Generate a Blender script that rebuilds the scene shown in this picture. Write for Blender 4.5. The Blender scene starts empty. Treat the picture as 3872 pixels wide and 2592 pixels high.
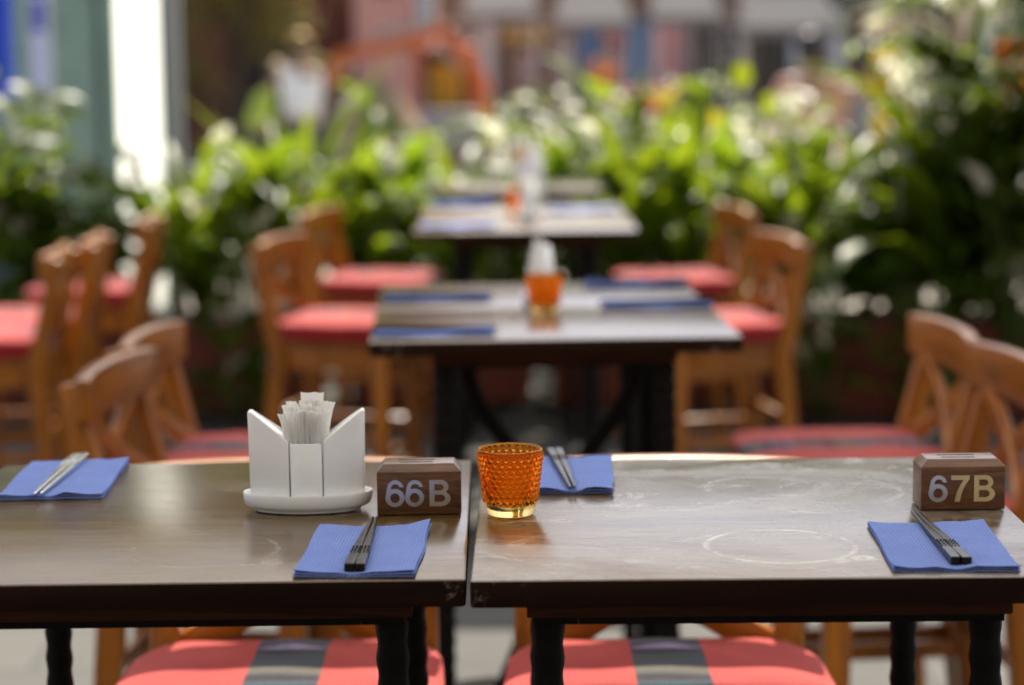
import bpy, bmesh, math, random
from mathutils import Vector, Matrix, Euler
R = math.radians
sc = bpy.context.scene
COL = sc.collection

# ------------------------------------------------------------------ camera
cam_d = bpy.data.cameras.new("camera")
cam = bpy.data.objects.new("camera", cam_d)
COL.objects.link(cam)
EYE = 1.5
PITCH = 7.622
cam.matrix_world = (Matrix.Translation((0, 0, EYE)) @ Matrix.Rotation(R(90 - PITCH), 4, 'X')
                    @ Matrix.Rotation(R(-0.6), 4, 'Z'))
cam_d.sensor_fit = 'HORIZONTAL'
cam_d.sensor_width = 23.6
cam_d.lens = 50.0
cam_d.clip_start = 0.05
cam_d.clip_end = 2000
cam_d.dof.use_dof = True
cam_d.dof.focus_distance = 2.35
cam_d.dof.aperture_fstop = 1.75
sc.camera = cam

# ------------------------------------------------------------------ light
SUN_EL, SUN_AZ = 50.0, 3.0        # azimuth from +Y (into the picture), negative = to the left
world = bpy.data.worlds.new("World")
sc.world = world
world.use_nodes = True
wn = world.node_tree
wn.nodes.clear()
wo = wn.nodes.new('ShaderNodeOutputWorld')
wb = wn.nodes.new('ShaderNodeBackground')
sky = wn.nodes.new('ShaderNodeTexSky')
sky.sky_type = 'NISHITA'
sky.sun_disc = False
sky.sun_elevation = R(SUN_EL)
sky.sun_rotation = R(SUN_AZ)
sky.air_density = 0.8
sky.dust_density = 3.0
sky.ozone_density = 1.0
wb.inputs['Strength'].default_value = 0.115
wn.links.new(sky.outputs[0], wb.inputs['Color'])
wn.links.new(wb.outputs[0], wo.inputs['Surface'])
sun_d = bpy.data.lights.new("sun", 'SUN')
sun_d.energy = 4.7
sun_d.angle = R(0.9)
sun_d.cycles.is_caustics_light = True
sun_d.color = (1.0, 0.92, 0.79)
sun = bpy.data.objects.new("sun", sun_d)
COL.objects.link(sun)
sdir = Vector((math.sin(R(SUN_AZ)) * math.cos(R(SUN_EL)), math.cos(R(SUN_AZ)) * math.cos(R(SUN_EL)), math.sin(R(SUN_EL))))
sun.rotation_euler = sdir.to_track_quat('Z', 'Y').to_euler()
sun.location = sdir * 60
sc.view_settings.view_transform = 'Standard'
sc.view_settings.look = 'None'
sc.view_settings.exposure = 1.0
sc.view_settings.gamma = 1
sc.view_settings.use_curve_mapping = False
sc.cycles.use_denoising = True
sc.cycles.max_bounces = 12
sc.cycles.transmission_bounces = 10
sc.cycles.transparent_max_bounces = 12
sc.cycles.sample_clamp_indirect = 8.0
sc.cycles.sample_clamp_direct = 0.0


# ------------------------------------------------------------------ node helpers
class NT:
    def __init__(s, name):
        s.m = bpy.data.materials.new(name)
        s.m.use_nodes = True
        s.t = s.m.node_tree
        s.t.nodes.clear()
        s.out = s.t.nodes.new('ShaderNodeOutputMaterial')

    def n(s, typ, **kw):
        nd = s.t.nodes.new(typ)
        for k, v in kw.items():
            if k.startswith('i_'):
                nd.inputs[k[2:].replace('_', ' ')].default_value = v
            else:
                setattr(nd, k, v)
        return nd

    def l(s, a, b):
        s.t.links.new(a, b)

    def setin(s, sock, v):
        if isinstance(v, bpy.types.NodeSocket):
            s.l(v, sock)
        else:
            sock.default_value = v

    def math(s, op, a, b=0.0, c=None, clamp=False):
        nd = s.n('ShaderNodeMath', operation=op, use_clamp=clamp)
        s.setin(nd.inputs[0], a)
        s.setin(nd.inputs[1], b)
        if c is not None:
            s.setin(nd.inputs[2], c)
        return nd.outputs[0]

    def mix(s, f, a, b, blend='MIX'):
        nd = s.n('ShaderNodeMix', data_type='RGBA', blend_type=blend)
        s.setin(nd.inputs[0], f)
        s.setin(nd.inputs[6], a)
        s.setin(nd.inputs[7], b)
        return nd.outputs[2]

    def coord(s, out='Object', scale=(1, 1, 1), rot=(0, 0, 0), loc=(0, 0, 0)):
        tc = s.n('ShaderNodeTexCoord')
        mp = s.n('ShaderNodeMapping')
        mp.inputs['Scale'].default_value = scale
        mp.inputs['Rotation'].default_value = rot
        mp.inputs['Location'].default_value = loc
        s.l(tc.outputs[out], mp.inputs[0])
        return mp.outputs[0]

    def noise(s, vec, scale, detail=4, rough=0.55, dist=0.0):
        nd = s.n('ShaderNodeTexNoise')
        nd.inputs['Scale'].default_value = scale
        nd.inputs['Detail'].default_value = detail
        nd.inputs['Roughness'].default_value = rough
        nd.inputs['Distortion'].default_value = dist
        s.l(vec, nd.inputs['Vector'])
        return nd.outputs[0]

    def ramp(s, f, stops, interp='LINEAR'):
        nd = s.n('ShaderNodeValToRGB')
        r = nd.color_ramp
        r.interpolation = interp
        while len(r.elements) < len(stops):
            r.elements.new(0.5)
        for e, (p, c) in zip(r.elements, stops):
            e.position = p
            e.color = (*c, 1) if len(c) == 3 else c
        s.setin(nd.inputs[0], f)
        return nd.outputs[0]

    def smooth(s, v, a, b):
        nd = s.n('ShaderNodeMapRange', interpolation_type='SMOOTHSTEP')
        s.setin(nd.inputs[0], v)
        nd.inputs[1].default_value = a
        nd.inputs[2].default_value = b
        return nd.outputs[0]

    def pbr(s, base=(0.5, 0.5, 0.5), rough=0.5, metal=0.0, spec=0.5, bump=None, bumpd=0.001, bumps=1.0, coat=0.0, coatr=0.1, trans=0.0, ior=1.5):
        p = s.n('ShaderNodeBsdfPrincipled')
        s.setin(p.inputs['Base Color'], (*base, 1) if isinstance(base, tuple) and len(base) == 3 else base)
        s.setin(p.inputs['Roughness'], rough)
        s.setin(p.inputs['Metallic'], metal)
        s.setin(p.inputs['Specular IOR Level'], spec)
        p.inputs['Coat Weight'].default_value = coat
        p.inputs['Coat Roughness'].default_value = coatr
        p.inputs['Transmission Weight'].default_value = trans
        p.inputs['IOR'].default_value = ior
        if bump is not None:
            b = s.n('ShaderNodeBump')
            b.inputs['Strength'].default_value = bumps
            b.inputs['Distance'].default_value = bumpd
            s.l(bump, b.inputs['Height'])
            s.l(b.outputs[0], p.inputs['Normal'])
        s.p = p
        s.l(p.outputs[0], s.out.inputs[0])
        return p


def plain(name, base, rough=0.5, metal=0.0, var=0.12, vscale=12, bump=0.0, bscale=60, spec=0.5, coat=0.0):
    """a paint / plastic / metal whose colour and gloss vary a little"""
    t = NT(name)
    v = t.coord('Object')
    nz = t.noise(v, vscale, 5)
    d = tuple(c * (1 - var) for c in base)
    u = tuple(min(1, c * (1 + var)) for c in base)
    colr = t.ramp(nz, [(0.3, d), (0.7, u)])
    rg = t.math('MULTIPLY_ADD', nz, 0.2, rough - 0.1)
    bn = t.noise(v, bscale, 3) if bump else None
    t.pbr(colr, rg, metal, spec, bn, bump, coat=coat)
    return t.m


def wood(name, c0, c1, c2, rough=0.35, axis=1, scale=10.0, bump=0.0006, coat=0.2, spec=0.5):
    t = NT(name)
    sc_ = [scale * 2.2] * 3
    sc_[axis] = scale * 0.16
    oi = t.n('ShaderNodeObjectInfo')
    tc = t.n('ShaderNodeTexCoord')
    add = t.n('ShaderNodeVectorMath', operation='MULTIPLY_ADD')
    t.l(tc.outputs['Object'], add.inputs[0])
    add.inputs[1].default_value = sc_
    cv = t.n('ShaderNodeCombineXYZ')
    rnd = t.math('MULTIPLY', oi.outputs['Random'], 37.0)
    t.l(rnd, cv.inputs[0]); t.l(rnd, cv.inputs[1]); t.l(rnd, cv.inputs[2])
    t.l(cv.outputs[0], add.inputs[2])
    a = t.noise(add.outputs[0], 1.0, 6, 0.6, 1.6)
    b = t.noise(add.outputs[0], 7.0, 3, 0.6, 0.4)
    f = t.math('ADD', t.math('MULTIPLY', a, 0.72), t.math('MULTIPLY', b, 0.28))
    colr = t.ramp(f, [(0.30, c0), (0.5, c1), (0.72, c2)])
    br = t.math('MULTIPLY_ADD', oi.outputs['Random'], 0.25, 0.87)
    colr = t.mix(1.0, colr, br, 'MULTIPLY')
    rg = t.math('MULTIPLY_ADD', b, 0.25, rough - 0.12)
    t.pbr(colr, rg, 0, spec, b, bump, coat=coat, coatr=0.18)
    return t.m


# ------------------------------------------------------------------ geometry helpers
class G:
    def __init__(s):
        s.bm = bmesh.new()

    def face(s, vs, mi=0):
        try:
            f = s.bm.faces.new(vs)
            f.material_index = mi
            return f
        except ValueError:
            return None

    def hexa(s, pts, mi=0):
        """eight corners: bottom ring 0-3, top ring 4-7"""
        v = [s.bm.verts.new(p) for p in pts]
        for q in ((3, 2, 1, 0), (4, 5, 6, 7), (0, 1, 5, 4), (1, 2, 6, 5), (2, 3, 7, 6), (3, 0, 4, 7)):
            s.face([v[i] for i in q], mi)

    def box(s, c, d, rot=None, mi=0):
        x, y, z = d[0] / 2, d[1] / 2, d[2] / 2
        pts = [Vector(p) for p in ((-x, -y, -z), (x, -y, -z), (x, y, -z), (-x, y, -z), (-x, -y, z), (x, -y, z), (x, y, z), (-x, y, z))]
        if rot is not None:
            m = Euler(rot).to_matrix()
            pts = [m @ p for p in pts]
        s.hexa([p + Vector(c) for p in pts], mi)

    def bar(s, p0, p1, w, h, up=(0, 0, 1), w1=None, h1=None, mi=0):
        p0, p1 = Vector(p0), Vector(p1)
        d = (p1 - p0).normalized()
        sd = d.cross(Vector(up)).normalized()
        u = sd.cross(d).normalized()
        w1 = w if w1 is None else w1
        h1 = h if h1 is None else h1
        a = [p0 + sd * (i * w / 2) + u * (j * h / 2) for i, j in ((-1, -1), (1, -1), (1, 1), (-1, 1))]
        b = [p1 + sd * (i * w1 / 2) + u * (j * h1 / 2) for i, j in ((-1, -1), (1, -1), (1, 1), (-1, 1))]
        s.hexa(a + b, mi)

    def sweep(s, path, sizes, up=(0, 0, 1), mi=0, n=4, twist=0.0, closed_ends=True, phase=None):
        """n-gon (or rectangle when n == 4 and sizes are pairs) swept along a path"""
        rings = []
        L = len(path)
        for i in range(L):
            p = Vector(path[i])
            d = (Vector(path[min(i + 1, L - 1)]) - Vector(path[max(i - 1, 0)])).normalized()
            sd = d.cross(Vector(up))
            if sd.length < 1e-4:
                sd = d.cross(Vector((0, 1, 0.01)))
            sd.normalize()
            u = sd.cross(d).normalized()
            sz = sizes[i] if isinstance(sizes, list) else sizes
            if not isinstance(sz, tuple):
                sz = (sz, sz)
            tw = twist * i / max(1, L - 1)
            ring = []
            for k in range(n):
                if n == 4:
                    ang0 = [(-.5, -.5), (.5, -.5), (.5, .5), (-.5, .5)][k]
                    x, y = ang0[0] * sz[0], ang0[1] * sz[1]
                else:
                    an = 2 * math.pi * k / n
                    x, y = math.cos(an) * sz[0], math.sin(an) * sz[1]
                ct, st = math.cos(tw), math.sin(tw)
                x, y = x * ct - y * st, x * st + y * ct
                ring.append(s.bm.verts.new(p + sd * x + u * y))
            rings.append(ring)
        for a, b in zip(rings, rings[1:]):
            for k in range(n):
                s.face([a[k], a[(k + 1) % n], b[(k + 1) % n], b[k]], mi)
        if closed_ends:
            s.face(list(reversed(rings[0])), mi)
            s.face(rings[-1], mi)

    def lathe(s, prof, n=32, c=(0, 0, 0), sx=1, sy=1, mi=0, cap=True):
        rings = []
        for r, z in prof:
            if r < 1e-6:
                rings.append([s.bm.verts.new((c[0], c[1], c[2] + z))])
            else:
                rings.append([s.bm.verts.new((c[0] + sx * r * math.cos(2 * math.pi * k / n), c[1] + sy * r * math.sin(2 * math.pi * k / n), c[2] + z)) for k in range(n)])
        for a, b in zip(rings, rings[1:]):
            for k in range(n):
                k2 = (k + 1) % n
                if len(a) == 1 and len(b) == 1:
                    continue
                if len(a) == 1:
                    s.face([a[0], b[k2], b[k]], mi)
                elif len(b) == 1:
                    s.face([a[k], a[k2], b[0]], mi)
                else:
                    s.face([a[k], a[k2], b[k2], b[k]], mi)
        if cap:
            if len(rings[0]) > 1:
                s.face(list(reversed(rings[0])), mi)
            if len(rings[-1]) > 1:
                s.face(rings[-1], mi)

    def prism(s, poly, y0, y1, mi=0):
        """polygon in XZ pushed along Y"""
        a = [s.bm.verts.new((x, y0, z)) for x, z in poly]
        b = [s.bm.verts.new((x, y1, z)) for x, z in poly]
        n = len(poly)
        s.face(a, mi)
        s.face(list(reversed(b)), mi)
        for k in range(n):
            s.face([a[k], b[k], b[(k + 1) % n], a[(k + 1) % n]], mi)

    def bevel(s, off, seg=2, ang=30):
        s.bm.normal_update()
        es = [e for e in s.bm.edges if len(e.link_faces) == 2 and e.calc_face_angle(0) > R(ang)]
        if es:
            bmesh.ops.bevel(s.bm, geom=es, offset=off, segments=seg, profile=0.5, affect='EDGES', clamp_overlap=True)
        return s

    def build(s, name, mats, parent=None, smooth=False, sharp=None):
        bmesh.ops.recalc_face_normals(s.bm, faces=s.bm.faces[:]) if sharp != 'keep' else None
        me = bpy.data.meshes.new(name)
        s.bm.to_mesh(me)
        s.bm.free()
        for m in (mats if isinstance(mats, (list, tuple)) else [mats]):
            me.materials.append(m)
        if smooth:
            me.polygons.foreach_set('use_smooth', [True] * len(me.polygons))
            if isinstance(sharp, (int, float)):
                me.set_sharp_from_angle(angle=R(sharp))
        o = bpy.data.objects.new(name, me)
        COL.objects.link(o)
        if parent is not None:
            o.parent = parent
        return o


def tag(o, label=None, cat=None, group=None, kind=None):
    if label: o['label'] = label
    if cat: o['category'] = cat
    if group: o['group'] = group
    if kind: o['kind'] = kind
    return o


def thing(name, label, cat, loc=(0, 0, 0), rz=0.0, group=None):
    o = bpy.data.objects.new(name, None)
    o.empty_display_size = 0.1
    COL.objects.link(o)
    o.location = loc
    o.rotation_euler = (0, 0, rz)
    return tag(o, label, cat, group)


def dup(root, loc, rz, label=None, group=None, scale=None):
    r = root.copy()
    COL.objects.link(r)
    r.location = loc
    r.rotation_euler = (0, 0, rz)
    if scale: r.scale = scale if isinstance(scale, tuple) else (scale,) * 3
    if label: r['label'] = label
    if group: r['group'] = group
    for ch in list(root.children):
        c = ch.copy()
        COL.objects.link(c)
        c.parent = r
        for g in list(ch.children):
            d = g.copy()
            COL.objects.link(d)
            d.parent = c
    return r


# ------------------------------------------------------------------ materials
M = {}
M['chair'] = wood('chair_wood', (0.13, 0.034, 0.002), (0.29, 0.092, 0.004), (0.43, 0.155, 0.009), 0.36, 2, 9, 0.0004, 0.2, 0.35)
M['chair_x'] = wood('chair_wood_cross', (0.13, 0.034, 0.002), (0.29, 0.092, 0.004), (0.43, 0.155, 0.009), 0.34, 0, 9, 0.0004, 0.3, 0.35)
M['apron'] = wood('apron_wood', (0.018, 0.0050, 0.002), (0.050, 0.014, 0.005), (0.085, 0.027, 0.009), 0.7, 0, 22, 0.0008, 0.0, 0.15)
M['block'] = wood('block_wood', (0.030, 0.010, 0.003), (0.12, 0.044, 0.012), (0.24, 0.10, 0.032), 0.34, 0, 60, 0.0003, 0.3, 0.5)
M['iron'] = plain('black_iron', (0.006, 0.0055, 0.005), 0.6, 0.0, 0.2, 30, 0.0006, 90, spec=0.1)
M['porcelain'] = plain('white_porcelain', (0.86, 0.87, 0.86), 0.16, 0, 0.015, 8, coat=0.4)
M['letter_gold'] = plain('brushed_brass', (0.78, 0.64, 0.38), 0.30, 1.0, 0.06, 40)
M['letter_steel'] = plain('brushed_steel', (0.78, 0.74, 0.66), 0.30, 1.0, 0.05, 40)
M['slot'] = plain('dark_slot', (0.02, 0.015, 0.012), 0.7, 0, 0.1)
M['stick'] = plain('black_lacquer', (0.008, 0.006, 0.005), 0.28, 0, 0.2, 50, spec=0.22)
M['silver'] = plain('sky_glare_on_sticks', (0.62, 0.66, 0.63), 0.22, 1.0, 0.04, 30)  # sky glare on the far left black sticks, put into a bright metal colour
M['terracotta'] = plain('red_planter_clay', (0.17, 0.040, 0.022), 0.75, 0, 0.3, 7, 0.002, 40)
M['soil'] = plain('dark_soil', (0.025, 0.018, 0.012), 0.95, 0, 0.4, 40, 0.01, 60)
M['white_paint'] = plain('white_paint', (0.78, 0.78, 0.75), 0.45, 0, 0.05, 3)
M['grey_paint'] = plain('grey_paint', (0.42, 0.41, 0.40), 0.5, 0, 0.08, 3)
M['blue_paint'] = plain('blue_enamel', (0.008, 0.085, 0.72), 0.3, 0, 0.08, 3)
M['pink_paint'] = plain('pink_stucco', (0.80, 0.40, 0.35), 0.8, 0, 0.1, 3)
M['red_brown'] = plain('red_brown_stucco', (0.22, 0.075, 0.05), 0.8, 0, 0.25, 1.5)
M['brown'] = plain('brown_facade', (0.26, 0.18, 0.12), 0.8, 0, 0.3, 1.5)
M['beige'] = plain('beige_facade', (0.70, 0.62, 0.52), 0.8, 0, 0.12, 1.2)
M['dark_in'] = plain('dark_shopfront_glass', (0.03, 0.027, 0.025), 0.15, 0, 0.4, 2)
M['teal'] = plain('blue_shopfront', (0.12, 0.26, 0.42), 0.6, 0, 0.25, 2)
M['ltblue'] = plain('pale_blue_paint', (0.32, 0.48, 0.56), 0.6, 0, 0.1, 2)
M['orange'] = plain('orange_machine_paint', (0.66, 0.125, 0.012), 0.35, 0, 0.18, 4, coat=0.3)
M['rubber'] = plain('black_rubber', (0.025, 0.023, 0.022), 0.8, 0, 0.2)
M['steel'] = plain('worn_steel', (0.34, 0.33, 0.32), 0.45, 0.6, 0.2, 8)
M['yellow'] = plain('yellow_plastic', (0.62, 0.36, 0.02), 0.5, 0, 0.06, 8)
M['hivis'] = plain('lime_vest_cloth', (0.45, 0.55, 0.05), 0.7, 0, 0.1, 9)
M['skin'] = plain('skin', (0.40, 0.22, 0.14), 0.5, 0, 0.08, 14)
M['hair'] = plain('dark_hair', (0.018, 0.012, 0.010), 0.45, 0, 0.3, 60)
M['cloth_white'] = plain('white_cotton', (0.86, 0.86, 0.86), 0.85, 0, 0.06, 9)
M['cloth_salmon'] = plain('salmon_cotton', (0.62, 0.30, 0.22), 0.85, 0, 0.12, 9)
M['cloth_grey'] = plain('blue_grey_cotton', (0.24, 0.28, 0.36), 0.85, 0, 0.12, 9)
M['cloth_orange'] = plain('orange_cotton', (0.70, 0.24, 0.05), 0.85, 0, 0.1, 9)
M['denim'] = plain('dark_denim', (0.035, 0.045, 0.085), 0.85, 0, 0.2, 12)
M['bark'] = plain('bark', (0.10, 0.07, 0.05), 0.9, 0, 0.3, 12, 0.01, 40)
M['stem'] = plain('green_stem', (0.09, 0.13, 0.03), 0.6, 0, 0.2, 12)
M['lantern'] = plain('red_orange_lantern_paper', (0.70, 0.13, 0.03), 0.6, 0, 0.1, 10)
M['banner_y'] = plain('yellow_banner_cloth', (0.70, 0.56, 0.03), 0.7, 0, 0.08, 10)
M['sauce'] = plain('amber_sauce_plastic', (0.75, 0.50, 0.26), 0.3, 0, 0.1, 20)


def translucent_sheet(name, base, fac=0.5, rough=0.6, var=0.06):
    t = NT(name)
    v = t.coord('Object')
    nz = t.noise(v, 5, 4)
    c = t.ramp(nz, [(0.3, tuple(x * (1 - var) for x in base)), (0.7, tuple(min(1, x * (1 + var)) for x in base))])
    p = t.pbr(c, max(rough, 0.5), 0, 0.0)
    tr = t.n('ShaderNodeBsdfTranslucent')
    t.l(c, tr.inputs[0])
    mx = t.n('ShaderNodeMixShader')
    mx.inputs[0].default_value = fac
    t.l(p.outputs[0], mx.inputs[1]); t.l(tr.outputs[0], mx.inputs[2]); t.l(mx.outputs[0], t.out.inputs[0])
    return t.m


M['paper'] = translucent_sheet('thin_white_paper', (0.95, 0.945, 0.92), 0.5, 0.7, 0.02)
M['awning'] = translucent_sheet('grey_awning_canvas', (0.21, 0.205, 0.20), 0.15)
M['acrylic'] = translucent_sheet('white_frosted_panel', (0.93, 0.96, 0.90), 0.75, 0.3, 0.02)
M['greenglass'] = translucent_sheet('green_tinted_panel', (0.42, 0.56, 0.46), 0.35, 0.25, 0.1)


def leaf_mat(name, base, trans, fac=0.4, rough=0.32, vari=None):
    t = NT(name)
    oi = t.n('ShaderNodeObjectInfo')
    v = t.coord('Object')
    nz = t.noise(v, 9, 3)
    at = t.n('ShaderNodeAttribute', attribute_name='tint')
    k = t.math('MULTIPLY_ADD', nz, 0.7, 0.65)
    k = t.math('MULTIPLY', k, t.math('MULTIPLY_ADD', at.outputs['Fac'], 0.7, 0.65))
    k = t.math('MULTIPLY', k, t.math('MULTIPLY_ADD', oi.outputs['Random'], 0.4, 0.8))
    c = t.mix(1.0, (*base, 1), k, 'MULTIPLY')
    ct = t.mix(1.0, (*trans, 1), k, 'MULTIPLY')
    if vari:
        f = t.smooth(t.noise(v, 26, 5, 0.7), vari[1], vari[1] + 0.08)
        c = t.mix(f, c, (*vari[0], 1))
        ct = t.mix(f, ct, (*vari[0], 1))
    p = t.pbr(c, t.math('MULTIPLY_ADD', nz, 0.3, rough - 0.15), 0, 0.32)
    tr = t.n('ShaderNodeBsdfTranslucent')
    t.l(ct, tr.inputs[0])
    mx = t.n('ShaderNodeMixShader')
    mx.inputs[0].default_value = fac
    t.l(p.outputs[0], mx.inputs[1]); t.l(tr.outputs[0], mx.inputs[2]); t.l(mx.outputs[0], t.out.inputs[0])
    return t.m


M['leaf_deep'] = leaf_mat('deep_green_leaf', (0.034, 0.072, 0.007), (0.19, 0.28, 0.010), 0.46, 0.42)
M['leaf_mid'] = leaf_mat('mid_green_leaf', (0.050, 0.092, 0.006), (0.24, 0.33, 0.010), 0.44, 0.42)
M['leaf_sun'] = leaf_mat('sunny_green_leaf', (0.058, 0.102, 0.007), (0.27, 0.36, 0.012), 0.44, 0.42)
M['leaf_lime'] = leaf_mat('lime_green_leaf', (0.066, 0.095, 0.008), (0.29, 0.35, 0.015), 0.46, 0.45)
M['leaf_vari'] = leaf_mat('cream_flecked_leaf', (0.05, 0.10, 0.016), (0.22, 0.31, 0.02), 0.42, 0.35, ((0.36, 0.34, 0.13), 0.61))
M['leaf_yellow'] = leaf_mat('yellow_leaf', (0.38, 0.34, 0.02), (0.62, 0.52, 0.02), 0.5)
M['leaf_olive'] = leaf_mat('olive_leaf', (0.26, 0.225, 0.085), (0.62, 0.52, 0.15), 0.5, 0.5)
M['petal'] = leaf_mat('white_spathe', (0.78, 0.76, 0.62), (0.80, 0.80, 0.58), 0.35, 0.45)


def tabletop_mat():
    t = NT('dark_varnished_tabletop')
    tc = t.n('ShaderNodeTexCoord')
    oi = t.n('ShaderNodeObjectInfo')
    ob = tc.outputs['Object']
    off = t.n('ShaderNodeVectorMath', operation='ADD')
    cv = t.n('ShaderNodeCombineXYZ')
    t.l(t.math('MULTIPLY', oi.outputs['Random'], 19.0), cv.inputs[0])
    t.l(t.math('MULTIPLY', oi.outputs['Random'], 7.0), cv.inputs[1])
    t.l(ob, off.inputs[0]); t.l(cv.outputs[0], off.inputs[1])

    def mp(scale, rot=0.0):
        m = t.n('ShaderNodeMapping')
        m.inputs['Scale'].default_value = scale
        m.inputs['Rotation'].default_value = (0, 0, rot)
        t.l(off.outputs[0], m.inputs[0])
        return m.outputs[0]
    grain = t.noise(mp((3, 55, 55)), 1.0, 6, 0.6, 1.2)
    fine = t.noise(mp((14, 420, 420)), 1.0, 3, 0.6)
    blot = t.noise(mp((1, 1, 1)), 7.0, 5, 0.6, 0.8)
    colr = t.ramp(grain, [(0.3, (0.036, 0.018, 0.004)), (0.52, (0.078, 0.041, 0.007)), (0.75, (0.130, 0.072, 0.014))])
    # worn film and dull smears
    smear = t.smooth(t.noise(mp((5, 9, 8), 0.5), 1.0, 6, 0.62, 0.6), 0.42, 0.85)
    colr = t.mix(t.math('MULTIPLY', smear, 0.14), colr, (0.26, 0.22, 0.16, 1))
    # hairline scratches in several directions
    scr = None
    for i, (sx, sy, rot) in enumerate(((9, 900, 0.35), (10, 800, -0.75), (8, 1000, 1.2), (7, 850, 2.4))):
        s_ = t.smooth(t.noise(mp((sx, sy, 1), rot), 1.0, 2, 0.5), 0.69, 0.76)
        scr = s_ if scr is None else t.math('MAXIMUM', scr, s_)
    colr = t.mix(t.math('MULTIPLY', scr, 0.38), colr, (0.42, 0.36, 0.30, 1))
    # pale rings and drips that glasses left (in the right-hand table's own coordinates)
    ring = None
    wob = t.math('MULTIPLY', t.math('SUBTRACT', blot, 0.5), 0.012)
    at = t.n('ShaderNodeAttribute', attribute_type='OBJECT', attribute_name='["rings"]')
    for (x, y, r, w, a) in ((0.022, -0.178, 0.078, 0.0034, 0.9), (0.035, 0.13, 0.066, 0.0045, 0.28), (0.125, 0.105, 0.072, 0.004, 0.2),
                            (0.10, -0.238, 0.0065, 0.006, 0.9), (0.075, -0.246, 0.005, 0.005, 0.7), (-0.13, -0.235, 0.010, 0.008, 0.35)):
        vs = t.n('ShaderNodeVectorMath', operation='SUBTRACT')
        t.l(ob, vs.inputs[0]); vs.inputs[1].default_value = (x, y, 0)
        sp = t.n('ShaderNodeSeparateXYZ'); t.l(vs.outputs[0], sp.inputs[0])
        d = t.math('SQRT', t.math('ADD', t.math('MULTIPLY', sp.outputs[0], sp.outputs[0]), t.math('MULTIPLY', sp.outputs[1], sp.outputs[1])))
        d = t.math('ADD', d, wob)
        e = t.math('ABSOLUTE', t.math('SUBTRACT', d, r))
        q = t.math('MULTIPLY', t.math('SUBTRACT', 1.0, t.smooth(e, w * 0.3, w * 1.4)), a)
        ring = q if ring is None else t.math('MAXIMUM', ring, q)
    ring = t.math('MULTIPLY', ring, t.smooth(t.noise(mp((1, 1, 1)), 27, 5, 0.75), 0.36, 0.66))
    dust = t.smooth(t.noise(mp((8, 15, 1), 0.2), 1.0, 6, 0.7, 1.0), 0.55, 0.72)
    film_glare = t.smooth(t.noise(mp((3.5, 6, 1), 0.15), 1.0, 6, 0.62, 0.8), 0.34, 0.64)
    film_glare = t.math('MULTIPLY', film_glare, at.outputs['Fac'])
    colr = t.mix(t.math('MULTIPLY', film_glare, 0.46), colr, (0.44, 0.435, 0.42, 1))  # pale wiped film, lightened further to stand in for sky glare
    ring = t.math('MULTIPLY', t.math('MAXIMUM', ring, t.math('MULTIPLY', dust, 0.6)), at.outputs['Fac'])
    colr = t.mix(t.math('MULTIPLY', ring, 0.85), colr, (0.80, 0.79, 0.77, 1))
    rough = t.math('MULTIPLY_ADD', blot, 0.10, 0.15)
    rough = t.math('ADD', rough, t.math('MULTIPLY', smear, 0.02))
    rough = t.math('ADD', rough, t.math('MULTIPLY', ring, 0.22))
    rough = t.math('ADD', rough, t.math('MULTIPLY', film_glare, 0.09))
    hb = t.math('ADD', t.math('MULTIPLY', fine, 0.6), t.math('MULTIPLY', scr, -1.0))
    t.pbr(colr, rough, 0, 0.75, hb, 0.00016, 1.0)
    return t.m


M['top'] = tabletop_mat()


def edge_mat():
    t = NT('dark_table_edge')
    v = t.coord('Object', (4, 40, 40))
    g = t.noise(v, 1, 5)
    c = t.ramp(g, [(0.3, (0.009, 0.0035, 0.002)), (0.7, (0.020, 0.0075, 0.004))])
    chip = t.smooth(t.noise(t.coord('Object'), 55, 5, 0.72), 0.54, 0.64)
    sp = t.n('ShaderNodeSeparateXYZ')
    t.l(t.coord('Object'), sp.inputs[0])
    near = t.smooth(t.math('ABSOLUTE', sp.outputs[0]), 0.235, 0.30)
    c = t.mix(t.math('MULTIPLY', chip, t.math('MULTIPLY', near, 0.7)), c, (0.22, 0.17, 0.14, 1))
    t.pbr(c, 0.6, 0, 0.08)
    return t.m


M['edge'] = edge_mat()


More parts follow.
